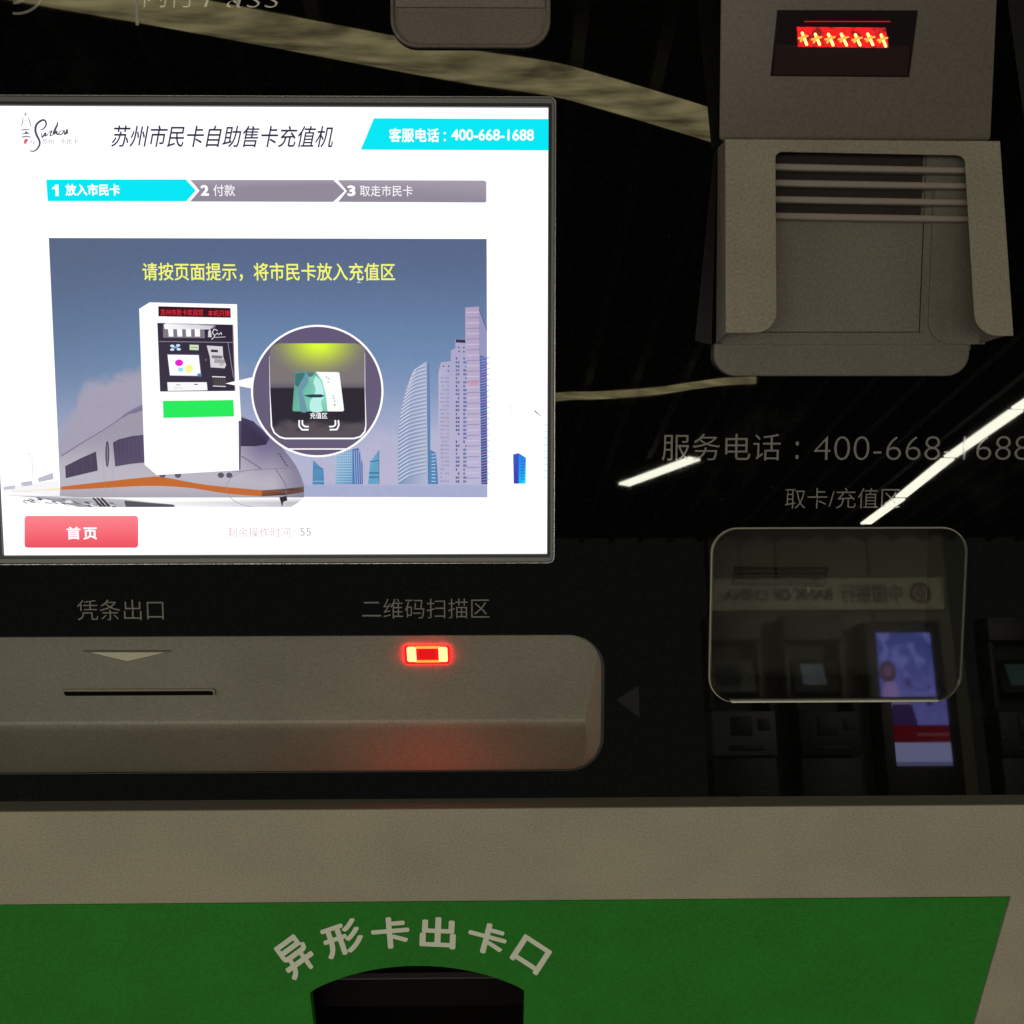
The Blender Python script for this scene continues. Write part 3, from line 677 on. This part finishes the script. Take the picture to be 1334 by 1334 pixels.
for ya, yb in ((842.5, 845), (860.5, 863)):
    plate('scanner_led', rpix(SL, .0015, 541, ya, 573, yb, .0004, 3), [], .001, .00155, M_led, tray, SL)

# ---------------- card pickup window with its flap
px0, py0, px1, py1 = fl_x0, fl_y0, fl_x1, fl_y1
pk = box('pickup_pocket', px0 + .001, px1 - .001, py0 + .001, py1 - .001, -.062, -.058, M_pocket, tm, PANEL)
for a, b_, c_, e_ in ((px0 - .003, px0 + .001, py0, py1), (px1 - .001, px1 + .003, py0, py1), (px0 + .001, px1 - .001, py1 - .001, py1 + .003), (px0 + .001, px1 - .001, py0 - .003, py0 + .001)):
    box('pocket_wall', a, b_, c_, e_, -.057, -.0045, M_pocket, pk, PANEL)
Pq = [G(PANEL, *p, -.0565) for p in ((957, 738.5), (1079, 739.5), (1074, 765), (953, 762.5))]
plate('card_slot', Pq, [], -.058, -.056, M_void, pk)
for yy in (744, 750, 757): 
    a = G(PANEL, 958, yy, -.0555); b_ = G(PANEL, 1074, yy + 1.2, -.0555); box('slot_roller', a[0], b_[0], a[1] - .0006, a[1] + .0003, -.056, -.0552, M_base, pk, PANEL)
fr_ = plate('flap_rim', flap_out, [rounded(px0 + .0008, py0 + .0009, px1 - .0013, py1 - .0008, .0156, 10)], -.001, .0022, M_edge, tm, bevel=.0002)
plate('rim_step', rounded(px0 + .0022, py0 + .0020, px1 - .0028, py1 - .0016, .0145, 10), [rounded(px0 + .0026, py0 + .0024, px1 - .0033, py1 - .0020, .0141, 10)], .0008, .0016, M_base, fr_)
FL = PANEL @ Matrix.Rotation(math.radians(.25), 4, 'Y')
plate('flap_pane', rounded(px0 + .0009, py0 + .0009, px1 - .0009, py1 - .0009, .0156, 10), [], .0030, .0050, M_pane, tm, FL)
a = G(PANEL, 952, 914.5, .005); b_ = G(PANEL, 1221, 910.5, .005)
box('flap_edge_highlight', a[0], b_[0], a[1], b_[1], .002, .0075, paint('pale flap edge', (.75, .73, .62), .3), tm, PANEL, bevel=.0005)  # flap's lower edge catching light, that brightness put into the pale colour

# ---------------- cash unit: head with display window, hood, fins, pocket plate
wt, wb_ = .040, .013
def C3(px, py, d): return (*G(PANEL, px, py, d), d)
T0 = -150
wtt = wb_ + (wt - wb_) * (182 - T0) / 182
uL, uR = G(PANEL, 938, 90, .025)[0], G(PANEL, 1296, 90, .028)[0]
vT, vB = G(PANEL, 1100, T0, wtt)[1], G(PANEL, 1100, 183, wb_)[1]
wT = wb_ + (vT - vB) * .27
uLt, uRt = G(PANEL, 940, T0, wT)[0], G(PANEL, 1308, T0, wT)[0]; uLb, uRb = G(PANEL, 936, 182, wb_)[0], G(PANEL, 1292.5, 182, wb_)[0]
head = hexa('reader_head', [(uLb + .006, vB, 0), (uRb - .006, vB, 0), (uRt - .012, vT, 0), (uLt + .016, vT, 0), (uLb, vB, wb_), (uRb, vB, wb_), (uRt, vT, wT), (uLt, vT, wT)], M_unit, tm, PANEL, bevel=.0022)
# frame on the head's face
vd = Vector((0, vT - vB, wT - wb_)).normalized(); nd = Vector((1, 0, 0)).cross(vd)
HD = PANEL @ Matrix(((1, 0, 0, 0), (0, vd.y, nd.y, vB), (0, vd.z, nd.z, wb_), (0, 0, 0, 1)))
q = [G(HD, *p, .0008) for p in ((1004, 99), (1184.5, 100.5), (1196, 13.5), (1013, 13))]
plate('display_window', q, [], -.002, .0008, paint('smoked window', (.012, .006, .007), .35, spec=.12), head, HD, bevel=.0003)
q2 = [G(HD, *p, .0012) for p in ((1008, 97), (1182, 98), (1185, 60), (1011, 58))]
plate('window_tint', q2, [], .0006, .0012, paint('smoked window lower half', (.030, .012, .012), .35, spec=.15), head, HD)
q = [G(HD, *p, .0016) for p in ((1039.5, 61), (1158, 62.5), (1153.5, 36), (1038.5, 35))]
plate('led_backlight', q, [], .0008, .0016, M_red_dim, head, HD)
q = [G(HD, *p, .0014) for p in ((1048, 28.6), (1160, 28.6), (1160, 27.4), (1048, 27.4))]
plate('led_backlight', q, [], .0008, .0014, glow('dim red line', (.55, .0, .01), .8), head, HD)
for k in range(7):
    cxk = 1047.5 + k * 17.2; cyk = 49.5 + k * .25
    cyk += random.uniform(-1, 1); cxk += random.uniform(-.8, .8)
    for (dx0, dy0, dx1, dy1, wd_, mm) in ((-2.5 + random.uniform(-.7, .7), -6.5, 4.2, 9.0 + random.uniform(-1, 1), 3.4, M_led2), (-6.5, 1.2, 6 + random.uniform(-1, 1), -2.0, 2.6, M_led), (1, -3, -4.0, 5.0 + random.uniform(-1, 1), 2.6, M_led)):
        A_, B_ = Vector((cxk + dx0, cyk + dy0)), Vector((cxk + dx1, cyk + dy1)); n_ = Vector((-(B_ - A_).y, (B_ - A_).x)).normalized() * wd_ / 2; tt = (B_ - A_).normalized() * 1.2
        pts = [A_ + n_, A_ - tt, A_ - n_, B_ - n_, B_ + tt, B_ + n_]
        plate('led', [G(HD, p.x, p.y, .002) for p in pts], [], .0014, .0020 + .0002 * (dx0 < -5) + .0004 * (dx0 == 1), mm, head, HD)

# base plate with a door, standing on the glass
x0b, y0b = G(PANEL, 930, 490, .006); x1b, y1b = G(PANEL, 1275, 185, .006)
door_hole = [G(PANEL, *p, .006) for p in ((1000, 433.5), (1199.5, 434.5), (1197.5, 196), (1000, 196))]
xs0 = G(PANEL, 940, 400, .006)[0]; xs1 = G(PANEL, 1268, 400, .006)[0]
base = plate('base_plate', rounded(xs0, y0b + .016, xs1, y1b, 0), [], 0, .0045, M_base, tm, PANEL)
ys_ = G(PANEL, 932, 447, .0068)[1]; yd = G(PANEL, 1100, 433.2, .0066)[1]
plate('base_lip', rounded(x0b, y0b, x1b, ys_, (.0135, .0135, .0012, .0012), 8), [], 0, .0068, M_base, base, PANEL, bevel=.0011)
box('base_step', xs0 + .001, xs1 - .001, ys_ - .001, yd, .0045, .00665, M_base, base, PANEL)
xd = G(PANEL, 1197.5, 420, .0064)[0]
box('base_step', xd + .0006, xs1 - .0012, yd, y1b - .001, .0045, .00660, M_base, base, PANEL)
plate('vent_back', rounded(xs0 + .006, G(PANEL, 1100, 283.5, .005)[1], xd - .001, y1b - .001, 0), [], .0046, .0050, paint('dark vent metal', (.045, .036, .032), .7, spec=.1), base)
door_m = paint('brown grey door metal', (.205, .185, .148), .55, grain=.28, gscale=620)
dz0 = G(PANEL, 1100, 432.2, .0064)[1]; dz1 = G(PANEL, 1100, 284, .0064)[1]
box('door_gap', xs0 + .006, xd + .0008, dz0 - .0008, dz1 - .001, .0045, .0047, M_void, base, PANEL)
box('pocket_door', xs0 + .004, xd, dz0, dz1, .0048, .0064, door_m, base, PANEL, bevel=.0002)
fl = rpix(PANEL, .0085, 934, 250, 977.5, 446.5, (0, .0085, 0, 0), 8); plate('side_flange', fl, [], .0069, .0085, M_base, base, PANEL, bevel=.0004)
fl = rpix(PANEL, .0085, 1209, 240, 1293, 448.5, (.014, 0, 0, 0), 8); plate('side_flange', fl, [], .0069, .0085, M_base, base, PANEL, bevel=.0004)
# hood: slanted front with a notch, two side walls
vt_, vb_ = G(PANEL, 1100, 181, .017)[1], G(PANEL, 1300, 436, .050)[1]
vd = Vector((0, vt_ - vb_, .017 - .050)).normalized(); nd = Vector((1, 0, 0)).cross(vd)
HF = PANEL @ Matrix(((1, 0, 0, 0), (0, vd.y, nd.y, vb_), (0, vd.z, nd.z, .050), (0, 0, 0, 1)))
def H(px, py): return G(HF, px, py, 0)
def arcpts(c, r, a0, a1, n=6): return [(c[0] + r * math.cos(math.radians(a0 + (a1 - a0) * k / n)), c[1] + r * math.sin(math.radians(a0 + (a1 - a0) * k / n))) for k in range(n + 1)]
TL, TRr, BRr, BLl = H(945, 181), H(1303, 183.5), H(1320.5, 437), H(946, 433)
iTL, iTR, iBR, iBL = H(1010, 197), H(1257, 201.5), H(1272, 437), H(1013, 433)
r1, r2 = .0045, .0125
notch = [iTL, iTR]
out = [BLl, (iBL[0] - r2, BLl[1])] + arcpts((iBL[0] - r2, BLl[1] + r2), r2, -90, 0) + \
      arcpts((iTL[0] + r1, iTL[1] - r1), r1, 180, 90) + arcpts((iTR[0] - r1, iTR[1] - r1), r1, 90, 0) + \
      arcpts((iBR[0] + r2, BRr[1] + r2), r2, 180, 270) + [BRr, TRr, TL]
hood = plate('hood_front', out, [], -.0014, 0, paint('light satin grey metal', (.345, .312, .24), .5, grain=.28, gscale=620), tm, HF, bevel=.0004)
def wall(uf_t, uf_b, ub, name):
    vt2, vb2 = vt_, vb_
    s = 1 if ub > .2 else -1
    t = .0012 * s
    P = [(ub, vt2 - .002, .0005), (ub - t, vt2 - .002, .0005), (uf_t - t, vt2 - .001, .0155), (uf_t, vt2 - .001, .0155),
         (ub, G(PANEL, 1100, 448, .0069)[1], .0069), (ub - t, G(PANEL, 1100, 448, .0069)[1], .0069), (uf_b - t, vb2 + .0006, .0488), (uf_b, vb2 + .0006, .0488)]
    bm = bmesh.new(); v = [bm.verts.new(p) for p in P]
    for f in ((0, 1, 2, 3), (7, 6, 5, 4), (0, 3, 7, 4), (1, 5, 6, 2), (0, 4, 5, 1), (3, 2, 6, 7)): bm.faces.new([v[i] for i in f])
    bmesh.ops.recalc_face_normals(bm, faces=bm.faces); me = bpy.data.meshes.new(name); bm.to_mesh(me); bm.free()
    return link(name, me, M_unit, hood, PANEL)
uTL = (PANEL.inverted() @ HF @ Vector((*TL, 0))).x; uBL = BLl[0]; uTR = TRr[0]; uBR = BRr[0]
wall(uTL, uBL, G(PANEL, 933, 440, .007)[0], 'hood_side'); wall(uTR, uBR, G(PANEL, 1277, 440, .007)[0], 'hood_side')
box('hood_top', G(PANEL, 950, 190, .01)[0], G(PANEL, 1295, 190, .01)[0], vt_ - .002, vt_ - .0005, .0005, .0150, M_unit, hood, PANEL)
M_fin = paint('bright fin metal', (.34, .29, .25), .4)
for ya, yb in ((212.5, 217.8), (233.6, 238), (255, 259.6), (276.6, 281.2)):
    dd = .016
    A1 = G(PANEL, 1006, ya, dd); B1 = G(PANEL, 1268, yb + .3, dd); A2 = G(PANEL, 1006, ya + 8.2, dd); B2 = G(PANEL, 1268, yb + 8.2, dd)
    P = [(A2[0], A2[1], .0070), (B2[0], B2[1], .0070), (B1[0], B1[1], .0070), (A1[0], A1[1], .0070), (A2[0], A2[1], dd - .0012), (B2[0], B2[1], dd - .0012), (B1[0], B1[1], dd), (A1[0], A1[1], dd)]
    hexa('cooling_fin', P, M_fin, hood, PANEL, bevel=.0007, seg=1)

# ---------------- small reader cup at the top of the glass
x0, y0 = G(PANEL, 509, 61, .004); x1, y1 = G(PANEL, 718, -120, .004)
cup = plate('reader_cup', rounded(x0, y0, x1, y1, .0155, 10), [rounded(x0 + .0022, y0 + .0022, x1 - .0028, y1 - .002, .014, 10)], 0, .004, M_unit, tm, PANEL, bevel=.0012)
plate('cup_floor', rounded(x0 + .0015, y0 + .0015, x1 - .0015, y1 - .0015, .014, 10), [], .0001, .0016, M_unit, cup)
ys = G(PANEL, 600, 7.5, .006)[1]
hexa('cup_step', [(x0 + .003, ys, .0016), (x1 - .0035, ys, .0016), (x1 - .0035, y1 - .003, .0016), (x0 + .003, y1 - .003, .0016), (x0 + .003, ys + .0004, .0026), (x1 - .0035, ys + .0004, .0026), (x1 - .0035, y1 - .003, .012), (x0 + .003, y1 - .003, .012)], M_unit, cup, PANEL)

# ---------------- lower cabinet
zt_ = zh
gx1, gz1 = G(CABF, 1317, 1169.5); _, gz1b = G(CABF, 600, 1173.5)
gx1 = (gx1 + G(CABF, 1270, 1334)[0]) / 2
gz = (gz1 + gz1b) / 2
green_out = rounded(-.405, gz - .36, gx1, gz, 0)
cabp = plate('lower_cabinet_front', rounded(-.4315, .02, .4215, zt_, 0), [green_out], -.012, 0, M_cab, tm, CABF, bevel=.0011)
box('cabinet_lip', -.4305, .4205, YC - .0006, YC + .012, zt_ - .0003, zt_ + .0006, paint('shaded lip metal', (.15, .138, .105), .6), cabp)  # thin strip over the ledge top, its shade put into a darker grey
box('ledge_seal', -.431, .421, YC + .001, YC + .02, zt_ - .012, zt_ - .0025, M_dark, cabp)
gap = .0009
ax0, az0 = G(CABF, 403.5, 1293); ax1, az1 = G(CABF, 683, 1291); amx, amz = G(CABF, 543, 1259.5)
ah = (az0 + az1) / 2; hw = (ax1 - ax0) / 2; sag = amz - ah; R_ = (hw * hw + sag * sag) / (2 * sag); acx = (ax0 + ax1) / 2
arc = [(acx + R_ * math.sin(t), amz - R_ + R_ * math.cos(t)) for t in [math.asin(hw / R_) * (1 - 2 * k / 28) for k in range(29)]]
arc[0] = (arc[0][0], arc[0][1] - .001); arc[-1] = (arc[-1][0], arc[-1][1] - .001)
opening = arc + [(ax0, ah - .12), (ax1, ah - .12)]
gp = plate('green_panel', rounded(-.405 + gap, gz - .36 + gap, gx1 - gap, gz - gap, 0), [opening], -.010, -.0006, M_green, tm, CABF, bevel=.0004)
plate('gap_backing', rounded(-.41, gz - .365, gx1 + .005, gz + .005, 0), [opening], -.020, -.0125, M_void, gp, CABF)
bx0, bx1 = ax0 - .006, ax1 + .006
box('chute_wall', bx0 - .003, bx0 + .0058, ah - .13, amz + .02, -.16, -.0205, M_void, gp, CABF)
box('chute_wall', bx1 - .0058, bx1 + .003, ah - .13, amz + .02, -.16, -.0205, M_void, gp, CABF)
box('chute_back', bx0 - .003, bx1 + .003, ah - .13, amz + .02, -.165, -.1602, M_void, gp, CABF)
box('chute_floor', bx0 + .006, bx1 - .006, ah - .133, ah - .125, -.16, -.0205, M_dark, gp, CABF)
ph = G(CABF, 540, 1274, -.022)
box('chute_bar', bx0 + .0055, bx1 - .0055, ph[1] - .0006, ph[1] + .0007, -.026, -.0215, paint('dark steel', (.07, .06, .062), .35), gp, CABF)
box('chute_bar', bx0 + .0055, bx1 - .0055, ph[1] - .03, ph[1] - .0012, -.027, -.0225, paint('shutter', (.007, .005, .006), .6, spec=.1), gp, CABF)
D2 = math.radians
for ch, x, y, sx, sy, a in (('异', 385, 1246, 42, 51, 36), ('形', 446.5, 1222.5, 52, 43, 19), ('卡', 508.5, 1215.2, 50, 41, 4.5), ('出', 570.5, 1215.3, 47, 41, -2.5), ('卡', 634.5, 1222.5, 51, 40, -15), ('口', 691.5, 1243.8, 43, 38, -33)):
    text('panel_lettering', ch, CABF, -.0003, (x, y, sx, sy), M_cream, gp, .030, rot=D2(a))

# =================================================================== THE HALL behind the photographer, seen in the glass
flm = paint('grey floor tile', (.10, .095, .085), .35, gscale=40, bump=.05)
def simple_box(name, x0, x1, y0, y1, z0, z1, m, **k):
    return tag(box(name, x0, x1, y0, y1, z0, z1, m, None), **k)
simple_box('floor', -12, 12, -16, 4, -.1, 0, flm, kind='structure')
ceil = simple_box('ceiling', -12, 12, -9.6, 4, 3.25, 3.35, paint('black ceiling', (.010, .010, .009), .9, spec=.1), kind='structure')
slm = paint('dark ceiling baffle', (.022, .02, .018), .6)
baf = box('baffle', -.02, .02, -9, 2.5, 0, .08, slm, None).data
bpy.data.objects.remove(bpy.data.objects['baffle'])
for k in range(34):
    x = -2.6 + k * .26
    o = bpy.data.objects.new('baffle', baf); C.objects.link(o); o.parent = ceil; o.location = (x, 0, 3.07)
YB = -8.7
BOCW = paint('bank wall panel', (.20, .19, .145), .6, gscale=60)
def at(px, py, Y=YB): p = mirror(px, py, 1, Y); return p.x, p.z
wl = at(800, 690)[0]; 
bwz = at(1000, 688)[1]
bank = thing('bank_wall', 'pale panelled bank wall standing behind the cash machines, seen mirrored in the flap', 'wall', (3.0, YB - .2, 0))
xs = [at(930, 730)[0], at(985, 730)[0], at(1033, 730)[0], at(1158, 730)[0], at(1262, 730)[0]]
for i in range(len(xs) - 1):
    box('wall_panel', xs[i] + .008, xs[i + 1] - .008, YB - .32, YB - .28, .0, bwz, BOCW, bank, bevel=.004)
box('wall_core', xs[0], xs[-1], YB - .42, YB - .325, .0, bwz - .01, M_dark, bank)
# sign
sx0, sz1 = at(932, 748); sx1, _ = at(1252, 748); sz0 = at(1080, 790)[1]
sign = thing('bank_sign', 'long pale bank fascia sign with a round emblem above the cash machines', 'sign', (sx0, YB - .27, sz0))
sm = paint('pale sign face', (.66, .62, .50), .5, gscale=60)
sb = box('sign_board', sx0, sx1, YB - .27, YB - .20, sz0, sz1, sm, sign, bevel=.006)
SF = Matrix(((-1, 0, 0, 0), (0, 0, 1, YB - .20), (0, 1, 0, 0), (0, 0, 0, 1)))    # faces +Y
def hall_text(name, s, x0, x1, z0, z1, m, parent, off=0):
    me = text_mesh(s, off); co = np.array([v.co[:] for v in me.vertices]); lo, hi = co.min(0), co.max(0)
    for v in me.vertices:
        t = (v.co.x - lo[0]) / (hi[0] - lo[0])          # reads left to right for somebody facing the sign (+X to -X)
        v.co = (x1 + (x0 - x1) * t, YB - .197 + v.co.z * .3, z0 + (z1 - z0) * (v.co.y - lo[1]) / (hi[1] - lo[1]))
    return link(name, me, m, parent)
darkt = paint('dark sign lettering', (.035, .030, .028), .5); redt = paint('maroon emblem', (.11, .03, .03), .5)
hx = lambda px: at(px, 768)[0]
tz0, tz1 = at(1080, 779)[1], at(1080, 760)[1]
hall_text('sign_lettering', '中国银行', hx(1116), hx(1199), tz0 - .02, tz1 + .03, darkt, sb, .02)
hall_text('sign_lettering', 'BANK OF CHINA', hx(961), hx(1105), tz0 + .01, tz1 - .015, darkt, sb, .02)
ex, ez = at(1223, 768); er = abs(at(1237, 768)[0] - ex)
def ring(name, r0, r1, m):
    n = 40; V = []; Fs = []
    for k in range(n):
        a = 2 * math.pi * k / n
        for r_ in (r0, r1): V += [(ex + r_ * math.cos(a), YB - .1995, ez + r_ * math.sin(a)), (ex + r_ * math.cos(a), YB - .185, ez + r_ * math.sin(a))]
    for k in range(n):
        a, b2 = 4 * k, 4 * ((k + 1) % n)
        Fs += [(a + 1, b2 + 1, b2 + 3, a + 3), (a, a + 2, b2 + 2, b2), (a, b2, b2 + 1, a + 1), (a + 2, a + 3, b2 + 3, b2 + 2)]
    me = bpy.data.meshes.new(name); me.from_pydata(V, [], Fs); return link(name, me, m, sb)
ring('sign_emblem', er * .72, er, redt)
ring('sign_emblem', er * .22, er * .40, redt)
box('sign_emblem', ex - er * .07, ex + er * .07, YB - .1995, YB - .186, ez + er * .4, ez + er * .72, redt, sb); box('sign_emblem', ex - er * .07, ex + er * .07, YB - .1995, YB - .186, ez - er * .72, ez - er * .4, redt, sb)

gm = paint('atm light grey', (.11, .11, .10), .5, gscale=60); dk = paint('atm dark grey', (.014, .014, .015), .5, gscale=60)
md = paint('atm mid grey', (.05, .048, .04), .5, gscale=60)
def cash_machine(pxa, pxb, label, light, scr_em):
    xa, xb = at(pxa, 860)[0], at(pxb, 860)[0]; w_ = xb - xa; z = lambda py: at((pxa + pxb) / 2, py)[1]
    t = thing('cash_machine', label, 'cash machine', ((xa + xb) / 2, YB, 0), 'cash machines along the bank wall')
    bd = gm if light else dk
    box('header', xa, xb, YB - .27, YB + .02, z(835), z(803), md, t, bevel=.01)
    box('cheek', xa, xa + .04, YB - .27, YB, z(925), z(836), md, t, bevel=.006); box('cheek', xb - .04, xb, YB - .27, YB, z(925), z(836), md, t, bevel=.006)
    box('recess', xa + .041, xb - .041, YB - .27, YB - .2, z(925), z(836), dk, t)
    # console leaning back
    c0, c1 = z(903), z(858)
    xa2, xb2 = xa + .06, xb - .06
    f = hexa('console', [(xa2, YB - .19, c0), (xb2, YB - .19, c0), (xb2, YB - .19, c1), (xa2, YB - .19, c1), (xa2, YB + .05, c0), (xb2, YB + .05, c0), (xb2, YB - .08, c1), (xa2, YB - .08, c1)], bd, t, Matrix.Identity(4), bevel=.01)
    m0, m1 = c0 + (c1 - c0) * .22, c0 + (c1 - c0) * .86; ya = YB + .05 - .13 * .22; yb = YB + .05 - .13 * .86
    hexa('display', [(xa2 + w_ * .16, ya - .02, m0), (xb2 - w_ * .22, ya - .02, m0), (xb2 - w_ * .22, yb - .02, m1), (xa2 + w_ * .16, yb - .02, m1), (xa2 + w_ * .16, ya + .006, m0), (xb2 - w_ * .22, ya + .006, m0), (xb2 - w_ * .22, yb + .006, m1), (xa2 + w_ * .16, yb + .006, m1)], scr_em, f, Matrix.Identity(4))
    l0, l1 = z(985), z(925)
    lo = box('lower_fascia', xa, xb, YB - .27, YB + .04, l0, l1 - .01, bd, t, bevel=.01)
    box('keypad', xa + w_ * .30, xa + w_ * .62, YB + .03, YB + .055, l0 + (l1 - l0) * .45, l0 + (l1 - l0) * .85, dk, lo, bevel=.003)
    box('card_reader', xa + w_ * .72, xa + w_ * .90, YB + .03, YB + .05, l0 + (l1 - l0) * .55, l0 + (l1 - l0) * .8, dk, lo, bevel=.003)
    box('cash_slot', xa + w_ * .25, xa + w_ * .8, YB + .03, YB + .05, l0 + (l1 - l0) * .12, l0 + (l1 - l0) * .22, dk, lo, bevel=.003)
    box('safe_door', xa, xb, YB - .27, YB + .01, .05, l0 - .01, dk, t, bevel=.01)
scrA = glow('sleeping display', (.5, .55, .6), .05); scrB = glow('dim display', (.6, .75, .8), .5)
cash_machine(922, 1004, 'light grey cash machine at the left end of the mirrored bank wall', True, scrA)
cash_machine(1034, 1112, 'dark cash machine with a faint grey display between the light machine and the poster display', False, scrB)
cash_machine(1290, 1372, 'cash machine with a pale teal display mirrored at the right edge of the glass', False, glow('teal display', (.45, .8, .75), .35))
# advertising display, lit
ax_0, az_1 = at(1151, 826); ax_1, _ = at(1222, 826); az_0 = at(1195, 998)[1]
adv = thing('advert_display', 'tall lit violet blue advertising display with a red band, right of the cash machines', 'display', ((ax_0 + ax_1) / 2, YB, 0))
box('display_case', ax_0 - .09, ax_1 + .09, YB - .27, YB + .03, .02, az_1 + .1, M_dark, adv, bevel=.01)
V = []; Fs = []; K = []; nx, nz = 40, 84
for j in range(nz + 1):
    for i in range(nx + 1):
        u, v = i / nx, j / nz; V.append((ax_0 + (ax_1 - ax_0) * u, YB + .034, az_0 + (az_1 - az_0) * v))
        n = fbm(u * 4, v * 8)
        c = mix((2.4, 2.3, 7.4), (.7, 1.0, 4.4), sstep(.25, .95, v + .25 * n)); c = mix(c, (2.2, 2.4, 7.5), sstep(.1, .5, n))
        if v < .17: c = (4.2, 4.4, 8.0) if v > .03 else (2, 2, 4)
        if .17 <= v < .30: c = (1.6, .05, .12) if not (.22 < v < .25 and u > .4) else (2.5, .6, .8)
        # head and shoulders, and a pale dress
        if math.hypot((u - .16) / .15, (v - .70) / .085) < 1: c = (1.0, .6, 1.1)
        if math.hypot((u - .16) / .08, (v - .70) / .045) < 1: c = (1.9, 1.1, 2.0)
        if .30 < v < .62 and abs(u - .19) < .10 + (.62 - v) * .5: c = (3.8, 2.6, 6.5) if v > .46 else (.6, .3, 1.4)
        if v > .45 and v < .66 and u > .4 and fbm(u * 9 + 5, v * 16 + 2, 2) > .33: c = (.8, .8, 2.8)
        K.append(tuple(q * .5 for q in c))
for j in range(nz):
    for i in range(nx): a = j * (nx + 1) + i; Fs.append((a, a + nx + 1, a + nx + 2, a + 1))
me = bpy.data.meshes.new('advert_screen'); me.from_pydata(V, [], Fs); col_attr(me, K); link('advert_screen', me, M_lcd, adv)

# straight ceiling lamps
ZL = 3.0
lampm = glow('cool white tube', (1.0, 1.0, .82), 24)
def lamp(pa, pb, label, wd=.085):
    A_, B_ = mirror(*pa, 2, ZL), mirror(*pb, 2, ZL); t = (B_ - A_); n_ = Vector((-t.y, t.x, 0)).normalized() * wd / 2
    r = thing('ceiling_lamp', label, 'ceiling lamp', (A_ + B_) / 2, 'straight lamps under the dark ceiling')
    up = Vector((0, 0, .012))
    q = [A_ - n_, B_ - n_, B_ + n_, A_ + n_]
    hexa('tube', [tuple(p) for p in q] + [tuple(p + up) for p in q], lampm, r, Matrix.Identity(4))
    q = [A_ - n_ * 1.2, B_ - n_ * 1.2, B_ + n_ * 1.2, A_ + n_ * 1.2]
    hexa('housing', [tuple(p + up * 1.2) for p in q] + [tuple(p + up * 5) for p in q], slm, r, Matrix.Identity(4))
lamp((1128, 683), (1172, 651), 'farthest lamp of the slanting row, ending above the pickup flap')
lamp((1174, 648), (1235, 599), 'second lamp of the slanting row, crossing the last printed character')
lamp((1238, 596), (1324, 536), 'third lamp of the slanting row, crossing the phone number')
lamp((1327, 533), (1400, 485), 'nearest lamp of the slanting row at the right edge of the glass')
lamp((813, 632.5), (905, 598.5), 'single slanting lamp left of the row, under the word for service', .095)
# curved light coves
cm, nt, b = mat('warm light cove'); N = nt.nodes.new; L = nt.links.new
tc = N('ShaderNodeTexCoord'); n1 = N('ShaderNodeTexNoise'); n1.inputs['Scale'].default_value = 10; n1.inputs['Detail'].default_value = 6
mp = N('ShaderNodeMapRange'); mp.inputs[1].default_value = .3; mp.inputs[2].default_value = .72; mp.inputs[3].default_value = .8; mp.inputs[4].default_value = 4.2
b.inputs['Emission Color'].default_value = (1.0, .85, .42, 1); b.inputs['Base Color'].default_value = (.3, .28, .2, 1)
mpp = N('ShaderNodeMapping'); mpp.inputs['Scale'].default_value = (.55, 2.4, 1); L(tc.outputs['Object'], mpp.inputs[0]); L(mpp.outputs[0], n1.inputs['Vector']); L(n1.outputs[0], mp.inputs[0]); L(mp.outputs[0], b.inputs['Emission Strength'])
def cove(name, mid, wid, z, label):
    Q = smooth(mid, 6); V = []; Fs = []
    ws = [wid[0] + (wid[1] - wid[0]) * k / (len(Q) - 1) for k in range(len(Q))]
    for (x, y), w_ in zip(Q, ws):
        for o in (-.5, -.25, 0, .25, .5):
            p = mirror(x - o * w_ * .15, y + o * w_, 2, z); V.append((p.x, p.y, z + .012 * (abs(o) * 2) ** 2))
    for k in range(len(Q) - 1):
        for j in range(4): a = k * 5 + j; Fs.append((a, a + 1, a + 6, a + 5))
    n0 = len(V); V += [(x, y, zz + .012) for x, y, zz in V]
    Fs += [tuple(n0 + i for i in f[::-1]) for f in Fs]
    for k in range(len(Q) - 1):
        for e in (0, 4): a = k * 5 + e; Fs.append((a, a + 5, a + 5 + n0, a + n0))
    me = bpy.data.meshes.new(name); me.from_pydata(V, [], Fs)
    o = link(name, finish(me), cm, None); return tag(o, label, 'light cove')
cove('light_cove', [(-120, -46), (0, -18), (150, 9), (300, 36), (480, 70), (600, 92), (715, 109), (775, 124), (860, 149), (935, 172), (1010, 198), (1100, 235)], (40, 38), 2.96, 'broad warm curved ceiling cove, mirrored above the touch screen')
cove('light_cove', [(400, 572), (500, 556), (600, 536), (725, 521), (780, 519), (850, 514), (905, 506), (945, 501), (985, 499)], (9, 6), 2.98, 'thin warm curved ceiling cove, mirrored just right of the touch screen')
